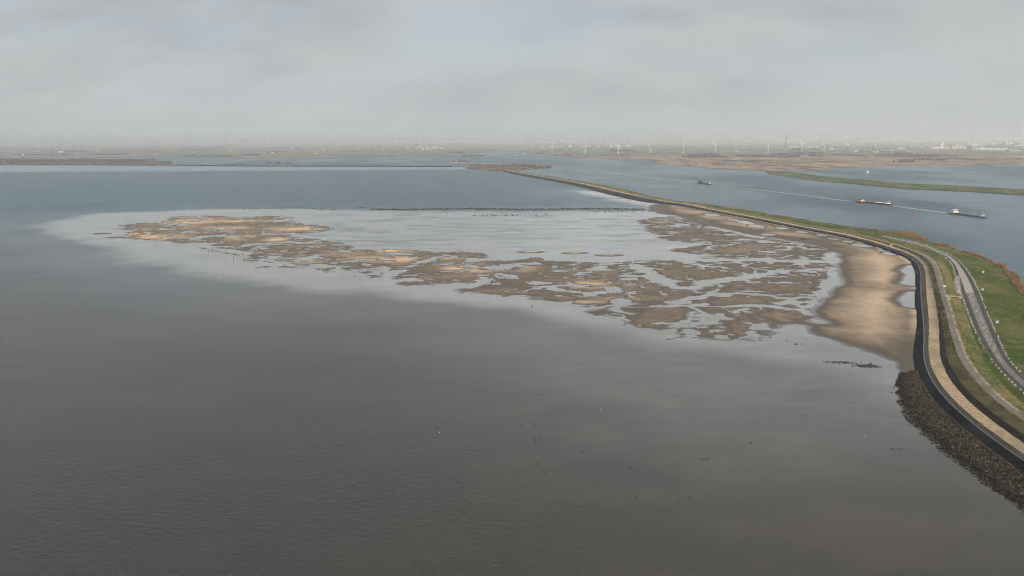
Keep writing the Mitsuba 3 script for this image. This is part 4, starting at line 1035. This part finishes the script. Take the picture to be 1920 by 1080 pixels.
ship((1607, 379), (1672, 385), 13, 'dark red cargo barge with a white wheelhouse, middle of three on the canal', 'hull_red', 'deck_red', 'ship_pink', 'hull_dark', (4, 5, 7), 1.0, 'deck_red')
ship((1782, 400), (1848, 409), 13, 'grey barge with a large white deckhouse, nearest of three on the canal', 'hull_grey', 'hull_grey', 'ship_white', 'ship_white', (), 1.05, 'hull_grey')
ship((1311, 343.5), (1332, 346.5), 14, 'low dark barge, farthest of three on the canal', 'hull_dark', 'deck_dark', 'deck_dark', 'deck_dark', (), 1.2, 'deck_dark')
wake([(1602, 378), (1570, 374.5), (1500, 365), (1440, 358), (1380, 351), (1340, 347)], 5, 12, 2600, 'pale wake trailing behind the dark red barge', 61)
wake([(1776, 399.5), (1740, 395), (1710, 391), (1676, 386)], 5, 10, 1600, 'pale wake trailing behind the nearest barge', 62)
wake([(1308, 343), (1285, 340.5), (1240, 335.5), (1200, 330.5), (1160, 325), (1110, 319)], 6, 16, 2200, 'pale wake trailing behind the farthest barge', 63)


def boat(x, y, L, label, ang, sail=0.0, mast=0.0, hullm='ship_white', name='motor_boat'):
    p = G1(x, y)
    tw = T().translate(p.tolist()).rotate([0, 0, 1], ang)
    k = thing(name, label, 'sailing boat' if mast else 'boat')
    part(k, 'hull', placed(mikit.ply(hull_mesh(L, L * 0.3, -0.4, L * 0.11, 0.45, L * 0.03), hullm), tw))
    part(k, 'cabin', placed(mikit.ply(bx(-0.28 * L, 0.1 * L, -0.1 * L, 0.1 * L, L * 0.1, L * 0.22), 'ship_white' if hullm != 'hull_dark' else 'hull_dark'), tw))
    if mast:
        part(k, 'mast', placed(mikit.ply(beam((0.05 * L, 0, L * 0.1), (0.05 * L, 0, mast), 0.35), 'ship_white' if sail else 'rust_scrub'), tw))
        part(k, 'boom', placed(mikit.ply(beam((0.05 * L, 0, L * 0.25), (-0.42 * L, 0, L * 0.25), 0.25), 'hull_dark'), tw))
    if sail:
        v = np.array([[0.03 * L, 0, L * 0.28], [-0.42 * L, 0.1 * L, L * 0.28], [-0.15 * L, 0.12 * L, mast * 0.6], [0.04 * L, 0, mast * 0.97]])
        m = trimesh.Trimesh(np.vstack([v, v + [0, 0.08, 0]]), [[0, 1, 2], [0, 2, 3], [4, 6, 5], [4, 7, 6]], process=False)
        part(k, 'sail', placed(mikit.ply(m, 'sail_white'), tw))
        v = np.array([[0.07 * L, 0, mast * 0.9], [0.48 * L, 0, L * 0.16], [0.1 * L, 0.1 * L, L * 0.2]])
        m = trimesh.Trimesh(np.vstack([v, v + [0, 0.08, 0]]), [[0, 1, 2], [3, 5, 4]], process=False)
        part(k, 'jib', placed(mikit.ply(m, 'sail_white'), tw))


boat(1627, 326, 15, 'sailing boat with white sails on the inner water', 200, 1, 19, 'hull_dark', 'sailing_boat')
boat(1789, 333, 13, 'dark sailing boat without sails on the inner water', 160, 0, 24, 'hull_dark', 'sailing_boat')
boat(966.5, 292, 20, 'white boat in the far canal mouth, left of two', 250)
boat(983, 288.5, 26, 'white boat in the far canal mouth, right of two', 250)


def buoy(x, y, s, bsdf, label):
    p = G1(x, y)
    k = thing('buoy', label, 'buoy')
    tw = T().translate(p.tolist()).scale(s)
    part(k, 'float', placed(mikit.ply(trimesh.creation.revolve(np.array([[0, -0.3], [0.85, -0.3], [1.0, 0.2], [0.85, 0.7], [0.3, 0.95], [0, 0.95]]), sections=14), bsdf, 30), tw))
    part(k, 'topmark', placed(mikit.ply(cat_mesh([cone(0.28, 0.12, 1.2, 8, 0.9), cone(0.55, 0.5, 0.8, 10, 1.9)]), bsdf, 30), tw))


buoy(1712.5, 403.5, 1.7, 'buoy_red', 'red buoy between the two nearer barges')
buoy(1317.5, 350.3, 2.0, 'buoy_red', 'red buoy just below the farthest barge')
buoy(1477, 345, 2.4, 'buoy_green', 'dark green buoy in the canal off the green spit')
buoy(419, 514.5, 0.75, 'buoy_red', 'small red buoy in the bay left of the sandbanks')
buoy(997.5, 575, 0.75, 'buoy_green', 'small dark buoy below the middle of the sandbanks')

# ------------------------------------------------------------------ haze
scene['haze'] = {'type': 'cube', 'to_world': T().translate([0, FAR / 2 - 2000, 121]).scale([FAR * 1.05, FAR * 0.55, 126]), 'bsdf': {'type': 'null'}, 'interior': {'type': 'ref', 'id': 'haze_air'}}
labels['haze'] = {'label': 'thin winter haze over the water and land', 'kind': 'stuff'}
